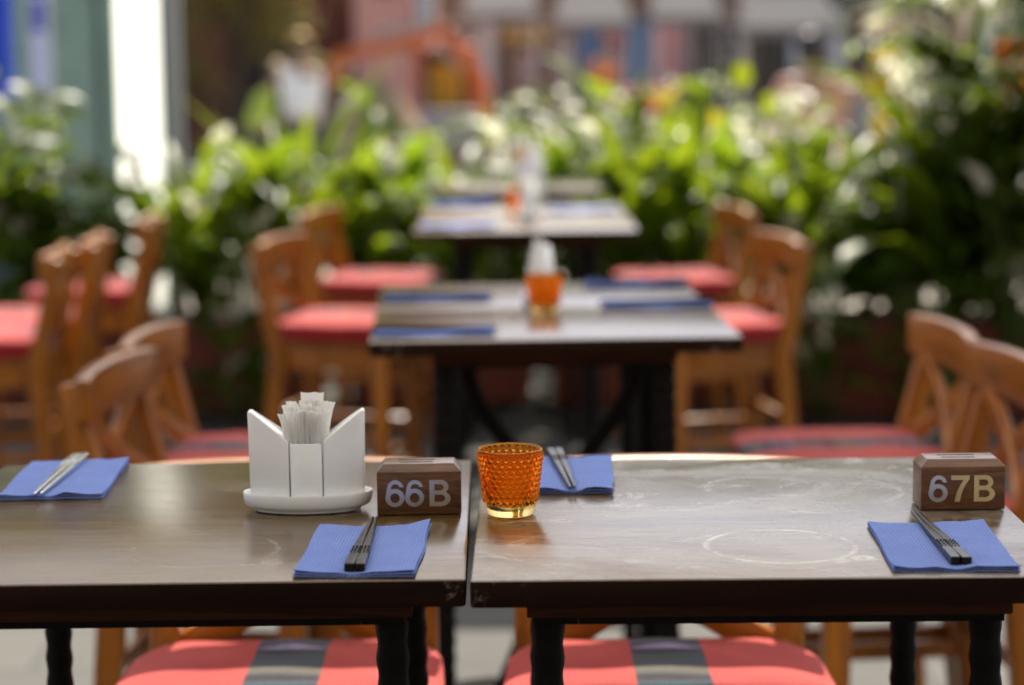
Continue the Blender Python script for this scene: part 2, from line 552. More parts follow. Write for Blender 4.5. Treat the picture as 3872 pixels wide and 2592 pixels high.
def cushion_mat(side):
    t = NT('coral_cushion_with_woven_stripe' if not side else 'shaded_crimson_side')
    v = t.coord('Object')
    sp = t.n('ShaderNodeSeparateXYZ')
    t.l(v, sp.inputs[0])
    x, y = sp.outputs[0], sp.outputs[1]
    weave = t.n('ShaderNodeTexWave', wave_type='BANDS', bands_direction='Y')
    t.l(v, weave.inputs[0])
    weave.inputs['Scale'].default_value = 190
    weave.inputs['Distortion'].default_value = 0.6
    weave2 = t.n('ShaderNodeTexWave', wave_type='BANDS', bands_direction='X')
    t.l(v, weave2.inputs[0])
    weave2.inputs['Scale'].default_value = 190
    nz = t.noise(v, 14, 4)
    coral = t.ramp(nz, [(0.3, (0.44, 0.050, 0.044)), (0.7, (0.53, 0.072, 0.062))]) if not side else t.ramp(nz, [(0.3, (0.28, 0.010, 0.013)), (0.7, (0.36, 0.016, 0.018))])  # side shade is put into the colour: darker red than the top
    # stripe threads run across X and change along Y
    yy = t.math('MULTIPLY_ADD', y, 2.2, 0.67)
    yy = t.math('FRACT', t.math('MULTIPLY', yy, 1.75))
    cols = [(0.00, (0.10, 0.16, 0.24)), (0.07, (0.17, 0.17, 0.14)), (0.17, (0.22, 0.20, 0.12)), (0.24, (0.12, 0.12, 0.12)), (0.29, (0.012, 0.008, 0.02)), (0.37, (0.10, 0.05, 0.07)), (0.41, (0.01, 0.17, 0.22)),
            (0.45, (0.06, 0.04, 0.04)), (0.54, (0.08, 0.05, 0.05)), (0.60, (0.26, 0.26, 0.30)), (0.66, (0.06, 0.035, 0.15)), (0.75, (0.24, 0.19, 0.26)), (0.80, (0.015, 0.02, 0.07)), (0.86, (0.14, 0.14, 0.14)), (0.93, (0.05, 0.13, 0.16)), (0.97, (0.20, 0.17, 0.10))]
    st = t.ramp(yy, cols, 'CONSTANT')
    st = t.mix(1.0, st, (0.5, 0.5, 0.55, 1), 'MULTIPLY')
    st = t.mix(t.math('MULTIPLY', nz, 0.12), st, (0.2, 0.19, 0.2, 1))
    band = t.math('LESS_THAN', t.math('ABSOLUTE', t.math('ADD', x, 0.005)), 0.050)
    c = t.mix(band, coral, st)
    h = t.math('ADD', weave.outputs['Fac'], weave2.outputs['Fac'])
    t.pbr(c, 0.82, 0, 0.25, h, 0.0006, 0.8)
    t.p.inputs['Sheen Weight'].default_value = 0.12
    return t.m


M['cushion'] = cushion_mat(False)
M['cushion_side_shade'] = cushion_mat(True)


def napkin_mat():
    t = NT('blue_ribbed_paper_napkin')
    v = t.coord('Object')
    w = t.n('ShaderNodeTexWave', wave_type='BANDS', bands_direction='X')
    t.l(v, w.inputs[0]); w.inputs['Scale'].default_value = 95; w.inputs['Distortion'].default_value = 0.5
    w2 = t.n('ShaderNodeTexWave', wave_type='BANDS', bands_direction='Y')
    t.l(v, w2.inputs[0]); w2.inputs['Scale'].default_value = 60
    nz = t.noise(v, 25, 4)
    h = t.math('ADD', w.outputs['Fac'], t.math('MULTIPLY', w2.outputs['Fac'], 0.35))
    base = t.ramp(nz, [(0.3, (0.155, 0.225, 0.52)), (0.7, (0.18, 0.255, 0.57))])
    c = t.mix(t.math('MULTIPLY', w.outputs['Fac'], 0.35), base, (0.27, 0.34, 0.64, 1))
    df = t.n('ShaderNodeBsdfDiffuse')
    bp = t.n('ShaderNodeBump')
    bp.inputs['Strength'].default_value = 0.8
    bp.inputs['Distance'].default_value = 0.0006
    t.l(h, bp.inputs['Height']); t.l(bp.outputs[0], df.inputs['Normal']); t.l(c, df.inputs['Color'])
    t.l(df.outputs[0], t.out.inputs[0])
    return t.m


M['napkin'] = napkin_mat()


def glass_mat():
    t = NT('amber_glass')
    v = t.coord('Object')
    sp = t.n('ShaderNodeSeparateXYZ')
    t.l(v, sp.inputs[0])
    f = t.smooth(sp.outputs[2], 0.0085, 0.020)
    c = t.mix(f, (1.0, 0.84, 0.52, 1), (1.0, 0.66, 0.23, 1))
    g = t.n('ShaderNodeBsdfGlass')
    t.l(c, g.inputs['Color']); g.inputs['Roughness'].default_value = 0.02; g.inputs['IOR'].default_value = 1.45
    tr = t.n('ShaderNodeBsdfTranslucent')          # the amber enamel is faintly cloudy
    tr.inputs['Color'].default_value = (1.0, 0.28, 0.02, 1)
    mx = t.n('ShaderNodeMixShader')
    t.l(t.math('MULTIPLY', f, 0.012), mx.inputs[0])
    t.l(g.outputs[0], mx.inputs[1]); t.l(tr.outputs[0], mx.inputs[2]); t.l(mx.outputs[0], t.out.inputs[0])
    return t.m


M['glass'] = glass_mat()


def paving_mat(name, c0, c1, size, joint):
    t = NT(name)
    v = t.coord('Object')
    b = t.n('ShaderNodeTexBrick', offset=0.5)
    t.l(v, b.inputs[0])
    b.inputs['Scale'].default_value = 1.0
    b.inputs['Brick Width'].default_value = size
    b.inputs['Row Height'].default_value = size
    b.inputs['Mortar Size'].default_value = 0.006
    b.inputs['Color1'].default_value = (*c0, 1)
    b.inputs['Color2'].default_value = (*c1, 1)
    b.inputs['Mortar'].default_value = (*joint, 1)
    nz = t.noise(v, 6, 6, 0.65)
    c = t.mix(t.math('MULTIPLY', nz, 0.5), b.outputs[0], (c0[0] * .6, c0[1] * .6, c0[2] * .58, 1))
    t.pbr(c, 0.8, 0, 0.12, nz, 0.002)
    return t.m


M['floor'] = paving_mat('grey_stone_paving', (0.105, 0.104, 0.097), (0.13, 0.128, 0.118), 0.4, (0.06, 0.058, 0.054))
M['street'] = paving_mat('beige_street_paving', (0.38, 0.34, 0.28), (0.43, 0.39, 0.33), 0.3, (0.2, 0.18, 0.15))

# ------------------------------------------------------------------ ground
g = G()
v = [g.bm.verts.new(p) for p in ((-900, -900, -0.004), (900, -900, -0.004), (900, 900, -0.004), (-900, 900, -0.004))]
g.face(v)
tag(g.build('ground', M['street']), kind='structure')
g = G()
v = [g.bm.verts.new(p) for p in ((-9, -4, 0), (9, -4, 0), (9, 10.4, 0), (-9, 10.4, 0))]
g.face(v)
tag(g.build('terrace_floor', M['floor']), kind='structure')


# ------------------------------------------------------------------ tables
def twisted_leg(p0, p1, w=0.0165, n=130):
    g = G()
    path, sizes = [], []
    for i in range(n + 1):
        f = i / n
        p = Vector(p0).lerp(Vector(p1), f)
        k = 1.0 + 0.065 * math.sin(f * 165)
        path.append(p)
        sizes.append((w * k, w * (1.0 + 0.065 * math.sin(f * 165 + 0.9))))
    g.sweep(path, sizes, up=(0, 1, 0), n=8)
    return g


TH = 0.98


def make_table(W, D, label, loc, rz, group, pedestal=False, lw=0.0165):
    t = thing('dining_table', label, 'table', loc, rz, group)
    g = G()
    g.box((0, 0, TH - 0.0145), (W, D, 0.029))
    g.bevel(0.0035, 3)
    g.bm.normal_update()
    for f in g.bm.faces:
        f.material_index = 0 if f.normal.z > 0.55 else 1
    o = g.build('tabletop', [M['top'], M['edge']], t, True, 25)
    o.cycles.is_caustics_receiver = True
    ax, ay = W - (0.23 if W > 0.65 else 0.112), D - 0.09
    g = G()
    g.box((0, 0, TH - 0.029 - 0.011), (ax, ay, 0.022))
    g.bevel(0.0015, 1)
    g.build('apron', M['apron'], t)
    g = G()
    zz = TH - 0.051 - 0.004
    for sx in (-1, 1):
        g.box((sx * (ax / 2 - 0.03), 0, zz), (0.045, ay - 0.01, 0.008))
    for sy in (-1, 1):
        g.box((0, sy * (ay / 2 - 0.027), zz), (ax - 0.106, 0.045, 0.008))
    g.build('iron_plate', M['iron'], t)
    tx, ty = ax / 2 - 0.022, ay / 2 - 0.03
    for sx in (-1, 1):
        for sy in (-1, 1):
            twisted_leg((sx * tx, sy * ty, zz - 0.004), (sx * (tx + 0.012), sy * (ty + 0.03), 0.03), lw).build('leg', M['iron'], t, True)
    # iron stretcher: low arms that rise from the feet to the middle, under a scrolled pedestal on the small tables
    g = G()
    for sx in (-1, 1):
        for sy in (-1, 1):
            path = []
            for i in range(15):
                f = i / 14
                zf = 0.04 + 0.46 * f ** 0.95 if pedestal else 0.05 + 0.06 * math.sin(f * math.pi / 2)
                path.append((sx * (tx + 0.008) * (1 - f), sy * (ty + 0.02) * (1 - f), zf))
            if not pedestal or sy < 0:
                g.sweep(path, 0.012, n=8)
    if pedestal:
        g.lathe([(0.0, 0.44), (0.030, 0.45), (0.038, 0.48), (0.022, 0.51), (0.018, 0.60), (0.0, 0.61)], 14)
        for sx in (-1, 1):
            for sy in (-1, 1):
                path = []
                for i in range(13):
                    f = i / 12
                    path.append((sx * (0.012 + 0.15 * math.sin(f * math.pi / 2) ** 2.4), sy * (0.006 + 0.10 * f ** 1.8), 0.56 + (zz - 0.565) * f))
                if sy < 0:
                    g.sweep(path, 0.017, n=8)
    g.build('stretcher', M['iron'], t, True)
    for sx in (-1, 1):
        g = G()
        g.bar((sx * (tx + 0.012), -(ty + 0.06), 0.02), (sx * (tx + 0.012), ty + 0.06, 0.02), 0.04, 0.02)
        g.bevel(0.004)
        g.build('foot', M['iron'], t)
    return t


tableL = make_table(0.602, 0.640, 'dark wood table carrying the white napkin holder and the 66B block', (-0.352, 2.430, 0), R(0.4), 'dark wood dining tables')
tableR = make_table(0.606, 0.638, 'dark wood table with pale ring stains carrying the 67B block', (0.2615, 2.422, 0), R(-0.5), 'dark wood dining tables')
for ch in tableR.children:
    if ch.name.startswith('tabletop'):
        ch['rings'] = 1.0
for ch in tableL.children:
    if ch.name.startswith('tabletop'):
        ch['rings'] = 0.12
t2 = make_table(0.684, 0.485, 'second row dark table nearer the camera, carrying an amber glass', (0.073, 4.165, 0), R(2.0), 'dark wood dining tables', True, 0.021)
for ch in t2.children:
    if ch.name.startswith('tabletop'):
        ch['rings'] = 0.25
t2b = make_table(0.684, 0.485, 'second row dark table pushed behind the one with the amber glass', (0.056, 4.655, 0), R(2.0), 'dark wood dining tables')
for ch in t2b.children:
    if ch.name.startswith('tabletop'):
        ch['rings'] = 0.2
dup(t2b, (0.045, 6.64, 0), R(-0.5), 'third row dark table, nearest of the small tables by the hedge', scale=(0.97, 1.2, 1))
dup(t2b, (0.040, 7.22, 0), R(-0.5), 'third row dark table in the middle of the row by the hedge', scale=(0.97, 1.2, 1))
dup(t2b, (0.030, 8.52, 0), R(-0.5), 'farthest dark table, its end close against the hedge', scale=(0.93, 1.15, 1))


# ------------------------------------------------------------------ chairs (low-backed cross-back stools)
def curve_path(x0, x1, z0, z1, y, bow, n=10):
    out = []
    for i in range(n + 1):
        f = i / n
        out.append((x0 + (x1 - x0) * f, y(f) - bow * (1 - (2 * f - 1) ** 2), z0 + (z1 - z0) * f))
    return out


def make_chair(label, loc, rz, group):
    t = thing('bar_chair', label, 'chair', loc, rz, group)
    HB = 0.91
    py = lambda z: -0.165 - 0.075 * max(0, (z - 0.56)) / 0.35 if z > 0.56 else -0.165 - 0.05 * (0.56 - z) / 0.56
    for s in (-1, 1):
        g = G()
        path = [(s * 0.185, py(z), z) for z in (0.0, 0.28, 0.56, 0.68, 0.80, HB)]
        g.sweep(path, [(0.044, 0.042), (0.046, 0.048), (0.046, 0.052), (0.044, 0.050), (0.040, 0.042), (0.034, 0.030)], up=(0, 1, 0))
        g.bevel(0.006, 2)
        g.build('back_post', M['chair'], t, True, 40)
        g = G()
        g.bar((s * 0.180, 0.175, 0), (s * 0.172, 0.165, 0.585), 0.044, 0.044, (0, 1, 0), 0.050, 0.050)
        g.bevel(0.005, 2)
        g.build('front_leg', M['chair'], t, True, 40)
    g = G()
    g.box((0, 0.165, 0.552), (0.290, 0.024, 0.076))
    g.box((0, -0.165, 0.552), (0.320, 0.024, 0.076))
    for s in (-1, 1):
        g.box((s * 0.172, 0.0, 0.5525), (0.024, 0.268, 0.072))
    g.bevel(0.003, 2)
    g.build('seat_frame', M['chair_x'], t, True, 40)
    g = G()
    g.box((0, 0.012, 0.596), (0.40, 0.385, 0.020))
    g.bevel(0.008, 3)
    g.build('seat', M['chair_x'], t, True, 40)
    # top rail, bowed backwards
    g = G()
    n = 12
    path = curve_path(-0.222, 0.222, 0.880, 0.880, lambda f: py(0.875) + 0.030, 0.026, n)
    sz = []
    for i in range(n + 1):
        f = abs(2 * i / n - 1)
        sz.append((0.028, 0.094 - 0.010 * f ** 3))
    g.sweep(path, sz, up=(0, 0, 1))
    g.bevel(0.005, 3, 35)
    g.build('top_rail', M['chair_x'], t, True, 40)
    for s in (-1, 1):
        g = G()
        path = curve_path(-0.178 * s, 0.178 * s, 0.645, 0.845, lambda f: py(0.645 + 0.2 * f) + 0.004 + (0.011 if s > 0 else 0), 0.020, 8)
        g.sweep(path, (0.020, 0.046), up=(0, 0, 1))
        g.bevel(0.003, 2, 35)
        g.build('back_cross', M['chair_x'], t, True, 40)
    for (a, b) in (((-0.158, 0.17, 0.235), (0.158, 0.17, 0.235)), ((-0.166, -0.182, 0.36), (0.166, -0.182, 0.36)),
                   ((-0.178, -0.165, 0.30), (-0.176, 0.153, 0.30)), ((0.178, -0.165, 0.30), (0.176, 0.153, 0.30))):
        g = G()
        g.bar(a, b, 0.022, 0.034)
        g.bevel(0.004, 2)
        g.build('rung', M['chair_x'], t, True, 40)
    # cushion: rounded square pad, domed
    g = G()
    N = 26
    half, zc, hh = 0.222, 0.640, 0.036

    def pad(u, vv, side):
        k = max(abs(u), abs(vv))
        r = (abs(u) ** 5 + abs(vv) ** 5) ** 0.2 if k > 0 else 1
        x, y = (u * k / r, vv * k / r) if r > 0 else (0, 0)
        e = max(0.0, 1 - k ** 5) ** 0.5
        wr = 0.0022 * math.sin(x * 9 + 1.1) * math.cos(y * 8)
        z = zc + side * (hh * (0.62 + 0.38 * e) if k < 0.999 else hh * 0.62) + (wr if side > 0 else 0)
        taper = 1.0 - 0.05 * (y < 0) * abs(y)
        return (x * half * taper, 0.018 + y * half * 0.93, z)
    grids = {}
    for side in (1, -1):
        for i in range(N + 1):
            for j in range(N + 1):
                u = math.sin((2 * i / N - 1) * math.pi / 2)
                w = math.sin((2 * j / N - 1) * math.pi / 2)
                grids[side, i, j] = g.bm.verts.new(pad(u, w, side))
        for i in range(N):
            for j in range(N):
                q = [grids[side, i, j], grids[side, i + 1, j], grids[side, i + 1, j + 1], grids[side, i, j + 1]]
                edge = i in (0, N - 1) or j in (0, N - 1)
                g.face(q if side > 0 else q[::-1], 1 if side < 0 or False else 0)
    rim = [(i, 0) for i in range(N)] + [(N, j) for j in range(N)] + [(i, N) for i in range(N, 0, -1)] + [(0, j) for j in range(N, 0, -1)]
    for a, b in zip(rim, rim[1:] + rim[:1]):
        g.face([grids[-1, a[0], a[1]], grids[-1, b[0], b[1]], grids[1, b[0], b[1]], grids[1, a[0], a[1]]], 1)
    c = g.build('seat_cushion', [M['cushion'], M['cushion_side_shade']], t, True)
    return t


CG = 'orange wooden bar chairs with red cushions'
chair = make_chair('wooden bar chair facing the camera beyond the table with the 66B block', (-0.318, 2.865, 0), R(180), CG)
for (x, y, rz, lab) in (
    (0.206, 2.850, 180, 'wooden bar chair facing the camera beyond the ring-stained table with the 67B block'),
    (-0.555, 4.10, -97, 'nearer of the two wooden chairs beyond the back-lit silvery chopsticks, facing the second row table'),
    (-0.560, 4.56, -96, 'farther of the two wooden chairs beyond the back-lit silvery chopsticks, facing the second row table'),
    (0.742, 4.07, 95, 'wooden chair behind the 67B block, cut off by the picture edge'),
    (0.708, 4.54, 95, 'wooden chair with a striped red cushion just beyond the one behind the 67B block'),
    (-0.535, 6.93, -103, 'wooden chair side-on at the near corner of the third row table, above the napkin holder'),
    (-0.51, 8.20, -102, 'wooden chair at the far table, behind the side-on chair above the napkin holder'),
    (0.640, 6.80, 101, 'wooden chair with its back to the right planter, nearer one at the third row'),
    (0.630, 8.12, 100, 'wooden chair nearest the right planter at the far table, mostly hidden'),
    (-1.605, 6.62, 93, 'nearest of the three far left chairs in a row, turned away from the other tables'),
    (-1.580, 7.08, 93, 'middle one of the three far left chairs in a row'),
    (-1.550, 7.98, 92, 'farthest of the three far left chairs, close to the hedge'),
):
    dup(chair, (x, y, 0), R(rz), lab)
for o_ in list(COL.objects):
    if o_.name.startswith('bar_chair') and o_.parent is None:
        o_.scale = (1, 1, 0.994)


# ------------------------------------------------------------------ napkin holder
def make_holder(label, loc, rz, group):
    t = thing('napkin_holder', label, 'napkin holder', loc, rz, group)
    g = G()
    g.lathe([(0.0, 0.0), (0.0612, 0.0), (0.0628, 0.0032), (0.0690, 0.0048), (0.0725, 0.0080), (0.0738, 0.0130), (0.0746, 0.0200), (0.0738, 0.0214), (0.0722, 0.0206), (0.0706, 0.0150), (0.0, 0.0138)], 64, sx=1.0, sy=0.52, cap=False)
    g.build('tray', M['porcelain'], t, True, 50)
    g = G()
    for k in range(5):
        a = k * 1.256 + 0.3
        g.lathe([(0.0, -0.0015), (0.003, -0.001), (0.003, 0.001), (0.0, 0.001)], 8, (0.052 * math.cos(a), 0.026 * math.sin(a), 0.0))
    g.build('pad_dot', M['slot'], t)
    thick = lambda x: 0.006 + 0.021 * max(0.0, 1 - (abs(x) / 0.068) ** 1.35)
    for s in (-1, 1):
        g = G()
        xs = [0.0195, 0.026, 0.034, 0.042, 0.050, 0.057, 0.062, 0.0655]
        rows = []
        for x in xs:
            lean = 0.0015 * (x - 0.0195) / 0.046
            f = (x - 0.0195) / (0.0655 - 0.0195)
            ztop = 0.081 + 0.037 * f ** 0.93 - (0.004 if x > 0.065 else 0)
            th = thick(x)
            rows.append([g.bm.verts.new((s * (x - lean * 0), -th * 1.06, 0.0140)), g.bm.verts.new((s * (x + lean), -th * 0.98, ztop)),
                         g.bm.verts.new((s * (x + lean), th * 0.98, ztop + 0.001)), g.bm.verts.new((s * x, th * 1.06, 0.0140))])
        for a, b in zip(rows, rows[1:]):
            for k in range(4):
                g.face([a[k], a[(k + 1) % 4], b[(k + 1) % 4], b[k]])
        g.face(rows[0]); g.face(rows[-1][::-1])
        g.bm.normal_update()
        bmesh.ops.recalc_face_normals(g.bm, faces=g.bm.faces[:])
        g.bevel(0.0026, 3, 40)
        g.build('wing', M['porcelain'], t, True, 60)
    # open cup between the wings
    g = G()
    n = 10
    out, inn = [], []
    ox, oy, ix, iy = 0.0193, 0.0262, 0.0162, 0.0240
    ring = []
    for k in range(40):
        a = 2 * math.pi * k / 40
        c, s_ = math.cos(a), math.sin(a)
        e = (abs(c) ** 6 + abs(s_) ** 6) ** (-1 / 6)
        ring.append((c * e, s_ * e))
    prof = [(ox, oy, 0.0140), (ox, oy, 0.0785), (ox - 0.0008, oy - 0.0008, 0.0797), (ix + 0.0006, iy + 0.0006, 0.0797), (ix, iy, 0.0785), (ix, iy, 0.024)]
    rr = [[g.bm.verts.new((px * rx, py_ * ry * (1 + 0.04 * (1 - px * px)), z)) for px, py_ in ring] for rx, ry, z in prof]
    for a, b in zip(rr, rr[1:]):
        for k in range(40):
            g.face([a[k], a[(k + 1) % 40], b[(k + 1) % 40], b[k]])
    g.face(rr[-1])
    g.build('cup', M['porcelain'], t, True, 50)
    return t


def packet_mesh(name, w, h, lean, curl, seed, th=0.0012, pleat=0.0022):
    """a folded paper sachet with a torn, zigzag top"""
    rnd = random.Random(seed)
    g = G()
    nx, nz = 5, 10
    F, B = [], []
    for j in range(nz + 1):
        f = j / nz
        rf, rb = [], []
        for i in range(nx + 1):
            u = i / nx - 0.5
            ww = w * (0.80 + 0.30 * f ** 2)
            z = h * f + (rnd.uniform(-0.0010, 0.0010) if j == nz else 0)
            flare = lean * 0.22 * max(0.0, (f - 0.82) / 0.18) ** 2
            yb = curl * f * f + pleat * ((i % 2) - 0.5) * (0.4 + 0.6 * f)
            t_ = th * (1 - 0.75 * f ** 3)
            rf.append(g.bm.verts.new((u * ww + lean * f + flare, yb - t_ / 2, z)))
            rb.append(g.bm.verts.new((u * ww + lean * f + flare, yb + t_ / 2, z)))
        F.append(rf); B.append(rb)
    for j in range(nz):
        for i in range(nx):
            g.face([F[j][i], F[j][i + 1], F[j + 1][i + 1], F[j + 1][i]])
            g.face([B[j][i + 1], B[j][i], B[j + 1][i], B[j + 1][i + 1]])
    for j in range(nz):
        g.face([B[j][0], F[j][0], F[j + 1][0], B[j + 1][0]])
        g.face([F[j][nx], B[j][nx], B[j + 1][nx], F[j + 1][nx]])
    for i in range(nx):
        g.face([F[nz][i], F[nz][i + 1], B[nz][i + 1], B[nz][i]])
        g.face([B[0][i], B[0][i + 1], F[0][i + 1], F[0][i]])
    return g


HX, HY = -0.2365, 2.4530
hz = TH + 0.0015
holder = make_holder('white porcelain napkin holder on the table beside the 66B block', (HX, HY, hz), R(1.5), 'white porcelain napkin holders')
holder2 = dup(holder, (0.062, 4.50, hz), R(78), 'white porcelain napkin holder seen end-on behind the amber glass of the second row')
holder3 = dup(holder, (0.055, 6.80, hz), R(80), 'white porcelain napkin holder on the third row table by the hedge')
rnd = random.Random(4)
PG = 'white paper sachets standing in the napkin holder'
for k in range(27):
    row, colm = divmod(k, 9)
    fx = (colm - 4) / 4 + rnd.uniform(-0.08, 0.08)
    w = rnd.uniform(0.0085, 0.0130)
    x = fx * 0.0118
    y = -0.0165 + row * 0.0125 + rnd.uniform(-0.002, 0.002)
    lean = fx * 0.0095 + rnd.uniform(-0.001, 0.001)
    h = 0.0945 + 0.0025 * row - 0.003 * abs(fx) + rnd.uniform(-0.0014, 0.0014)
    o = packet_mesh('paper_sachet', w, h, lean, (row - 1.0) * 0.007, 10 + k).build('paper_sachet', M['paper'], None, False)
    o.location = (HX + x, HY + y, TH + 0.0255)
    o.rotation_euler = (0, 0, rnd.uniform(-0.7, 0.7) * (1 - abs(fx) * 0.4))
    tag(o, 'thin white paper sachet in the bunch fanned out of the white napkin holder', 'paper sachet', PG)
o = packet_mesh('paper_sachet', 0.0245, 0.1065, 0.001, 0.002, 77, 0.0022, 0.0).build('paper_sachet', M['paper'], None, True, 50)
o.location = (HX + 0.004, HY + 0.0205, TH + 0.0265)
tag(o, 'wide flat-topped white sachet, tallest at the back of the bunch', 'paper sachet', PG)
for (cx, cy, lab, grp) in ((0.062, 4.50, 'white paper sachet in the end-on holder behind the second row glass', 'sachets in the second row holder'),
                           (0.055, 6.80, 'white paper sachet in the holder on the third row table', 'sachets in the third row holder')):
    for k in range(9):
        o = packet_mesh('paper_sachet', 0.018, rnd.uniform(0.092, 0.108), rnd.uniform(-0.012, 0.012), rnd.uniform(-0.006, 0.006), 200 + k).build('paper_sachet', M['paper'], None, True, 50)
        o.location = (cx + (k % 3 - 1) * 0.009, cy + (k // 3 - 1) * 0.008, TH + 0.0255)
        o.rotation_euler = (0, 0, rnd.uniform(0.9, 1.9))
        tag(o, lab, 'paper sachet', grp)


# ------------------------------------------------------------------ number blocks
def arc(cx, cy, rx, ry, a0, a1, n=18):
    return [(cx + rx * math.cos(R(a0 + (a1 - a0) * k / n)), cy + ry * math.sin(R(a0 + (a1 - a0) * k / n))) for k in range(n + 1)]


def quad(p0, p1, p2, n=10):
    return [tuple((1 - f) ** 2 * a + 2 * f * (1 - f) * b + f * f * c for a, b, c in zip(p0, p1, p2)) for f in [k / n for k in range(n + 1)]]


GLYPH = {
    '6': ([arc(.38, .66, .315, .35, 14, 176) + arc(.36, .335, .36, .345, 180, 470, 40) + arc(.385, .695, .165, .165, 184, 16),
           arc(.365, .325, .178, .190, 0, 350, 34)], 0.72),
    '7': ([[(0, 1), (.69, 1), (.69, .86)] + quad((.66, .82), (.40, .50), (.335, 0)) + quad((.135, 0), (.20, .46), (.47, .83)) + [(0, .83)]], 0.69),
    'B': ([[(0, 0), (0, 1), (.40, 1)] + arc(.42, .742, .30, .258, 90, -48) + arc(.43, .285, .36, .285, 52, -90) + [(.40, 0)],
           [(.19, .60), (.40, .60)] + arc(.40, .72, .135, .12, -90, 90) + [(.40, .84), (.19, .84)],
           [(.19, .16), (.42, .16)] + arc(.42, .30, .17, .14, -90, 90) + [(.42, .44), (.19, .44)]], 0.79),
}


def char_mesh(ch, size, depth):
    cu = bpy.data.curves.new('char', 'CURVE')
    cu.dimensions = '2D'
    cu.fill_mode = 'BOTH'
    cu.extrude = depth
    loops, w = GLYPH[ch]
    for lp in loops:
        sp = cu.splines.new('POLY')
        sp.points.add(len(lp) - 1)
        for p, (x, y) in zip(sp.points, lp):
            p.co = ((x - w / 2) * size, y * size, 0, 1)
        sp.use_cyclic_u = True
    ob = bpy.data.objects.new('char', cu)
    COL.objects.link(ob)
    dg = bpy.context.evaluated_depsgraph_get()
    me = bpy.data.meshes.new_from_object(ob.evaluated_get(dg))
    bpy.data.objects.remove(ob)
    bpy.data.curves.remove(cu)
    return me


def make_block(text, xs, label, loc, rz, mats, w=0.0955, d=0.050, h=0.0585):
    t = thing('number_block', label, 'table number', loc, rz, 'wooden table number blocks')
    g = G()
    c = 0.0085
    zb = 0.0012
    b = [(-w / 2, -d / 2, zb), (w / 2, -d / 2, zb), (w / 2, d / 2, zb), (-w / 2, d / 2, zb)]
    m = [(x, y, h - c) for x, y, z in b]
    tp = [(x * (1 - 2 * c / w * 0.95), y * (1 - 2 * c / d * 0.8), h) for x, y, z in b]
    V = [[g.bm.verts.new(p) for p in ring] for ring in (b, m, tp)]
    g.face(V[0][::-1]); g.face(V[2])
    for a, bb in zip(V, V[1:]):
        for k in range(4):
            g.face([a[k], a[(k + 1) % 4], bb[(k + 1) % 4], bb[k]])
    g.bevel(0.0009, 2, 20)
    g.build('wood_block', M['block'], t, True, 25)
    g = G()
    for yy, x0, x1 in ((-0.008, -0.022, 0.016), (0.006, -0.024, 0.018)):
        g.box(((x0 + x1) / 2, yy, h - 0.0002), (x1 - x0, 0.0022, 0.0012))
    g.build('card_slot', M['slot'], t)
    g = G()
    for sx in (-1, 1):
        g.box((sx * w * 0.36, 0, 0.0006), (0.012, d * 0.8, 0.0012))
    g.build('felt_pad', M['slot'], t)
    for ch, x, mm in zip(text, xs, mats):
        me = char_mesh(ch, 0.0302, 0.0007)
        nm = 'letter' if ch.isalpha() else 'numeral'
        me.name = nm
        me.materials.clear()
        me.materials.append(mm)
        o = bpy.data.objects.new(nm, me)
        COL.objects.link(o)
        o.parent = t
        o.location = (x, -d / 2 - 0.0005, 0.0105)
        o.rotation_euler = (R(90), 0, 0)
    return t


make_block('66B', (-0.0275, -0.0053, 0.0236), 'dark wooden table block with silvery characters 66B', (-0.1075, 2.440, TH), R(1.0), (M['letter_steel'], M['letter_steel'], M['letter_steel']))
make_block('67B', (-0.0285, -0.0034, 0.0240), 'dark wooden table block with brassy characters 67B', (0.5085, 2.435, TH), R(0.2), (M['letter_steel'], M['letter_gold'], M['letter_gold']))


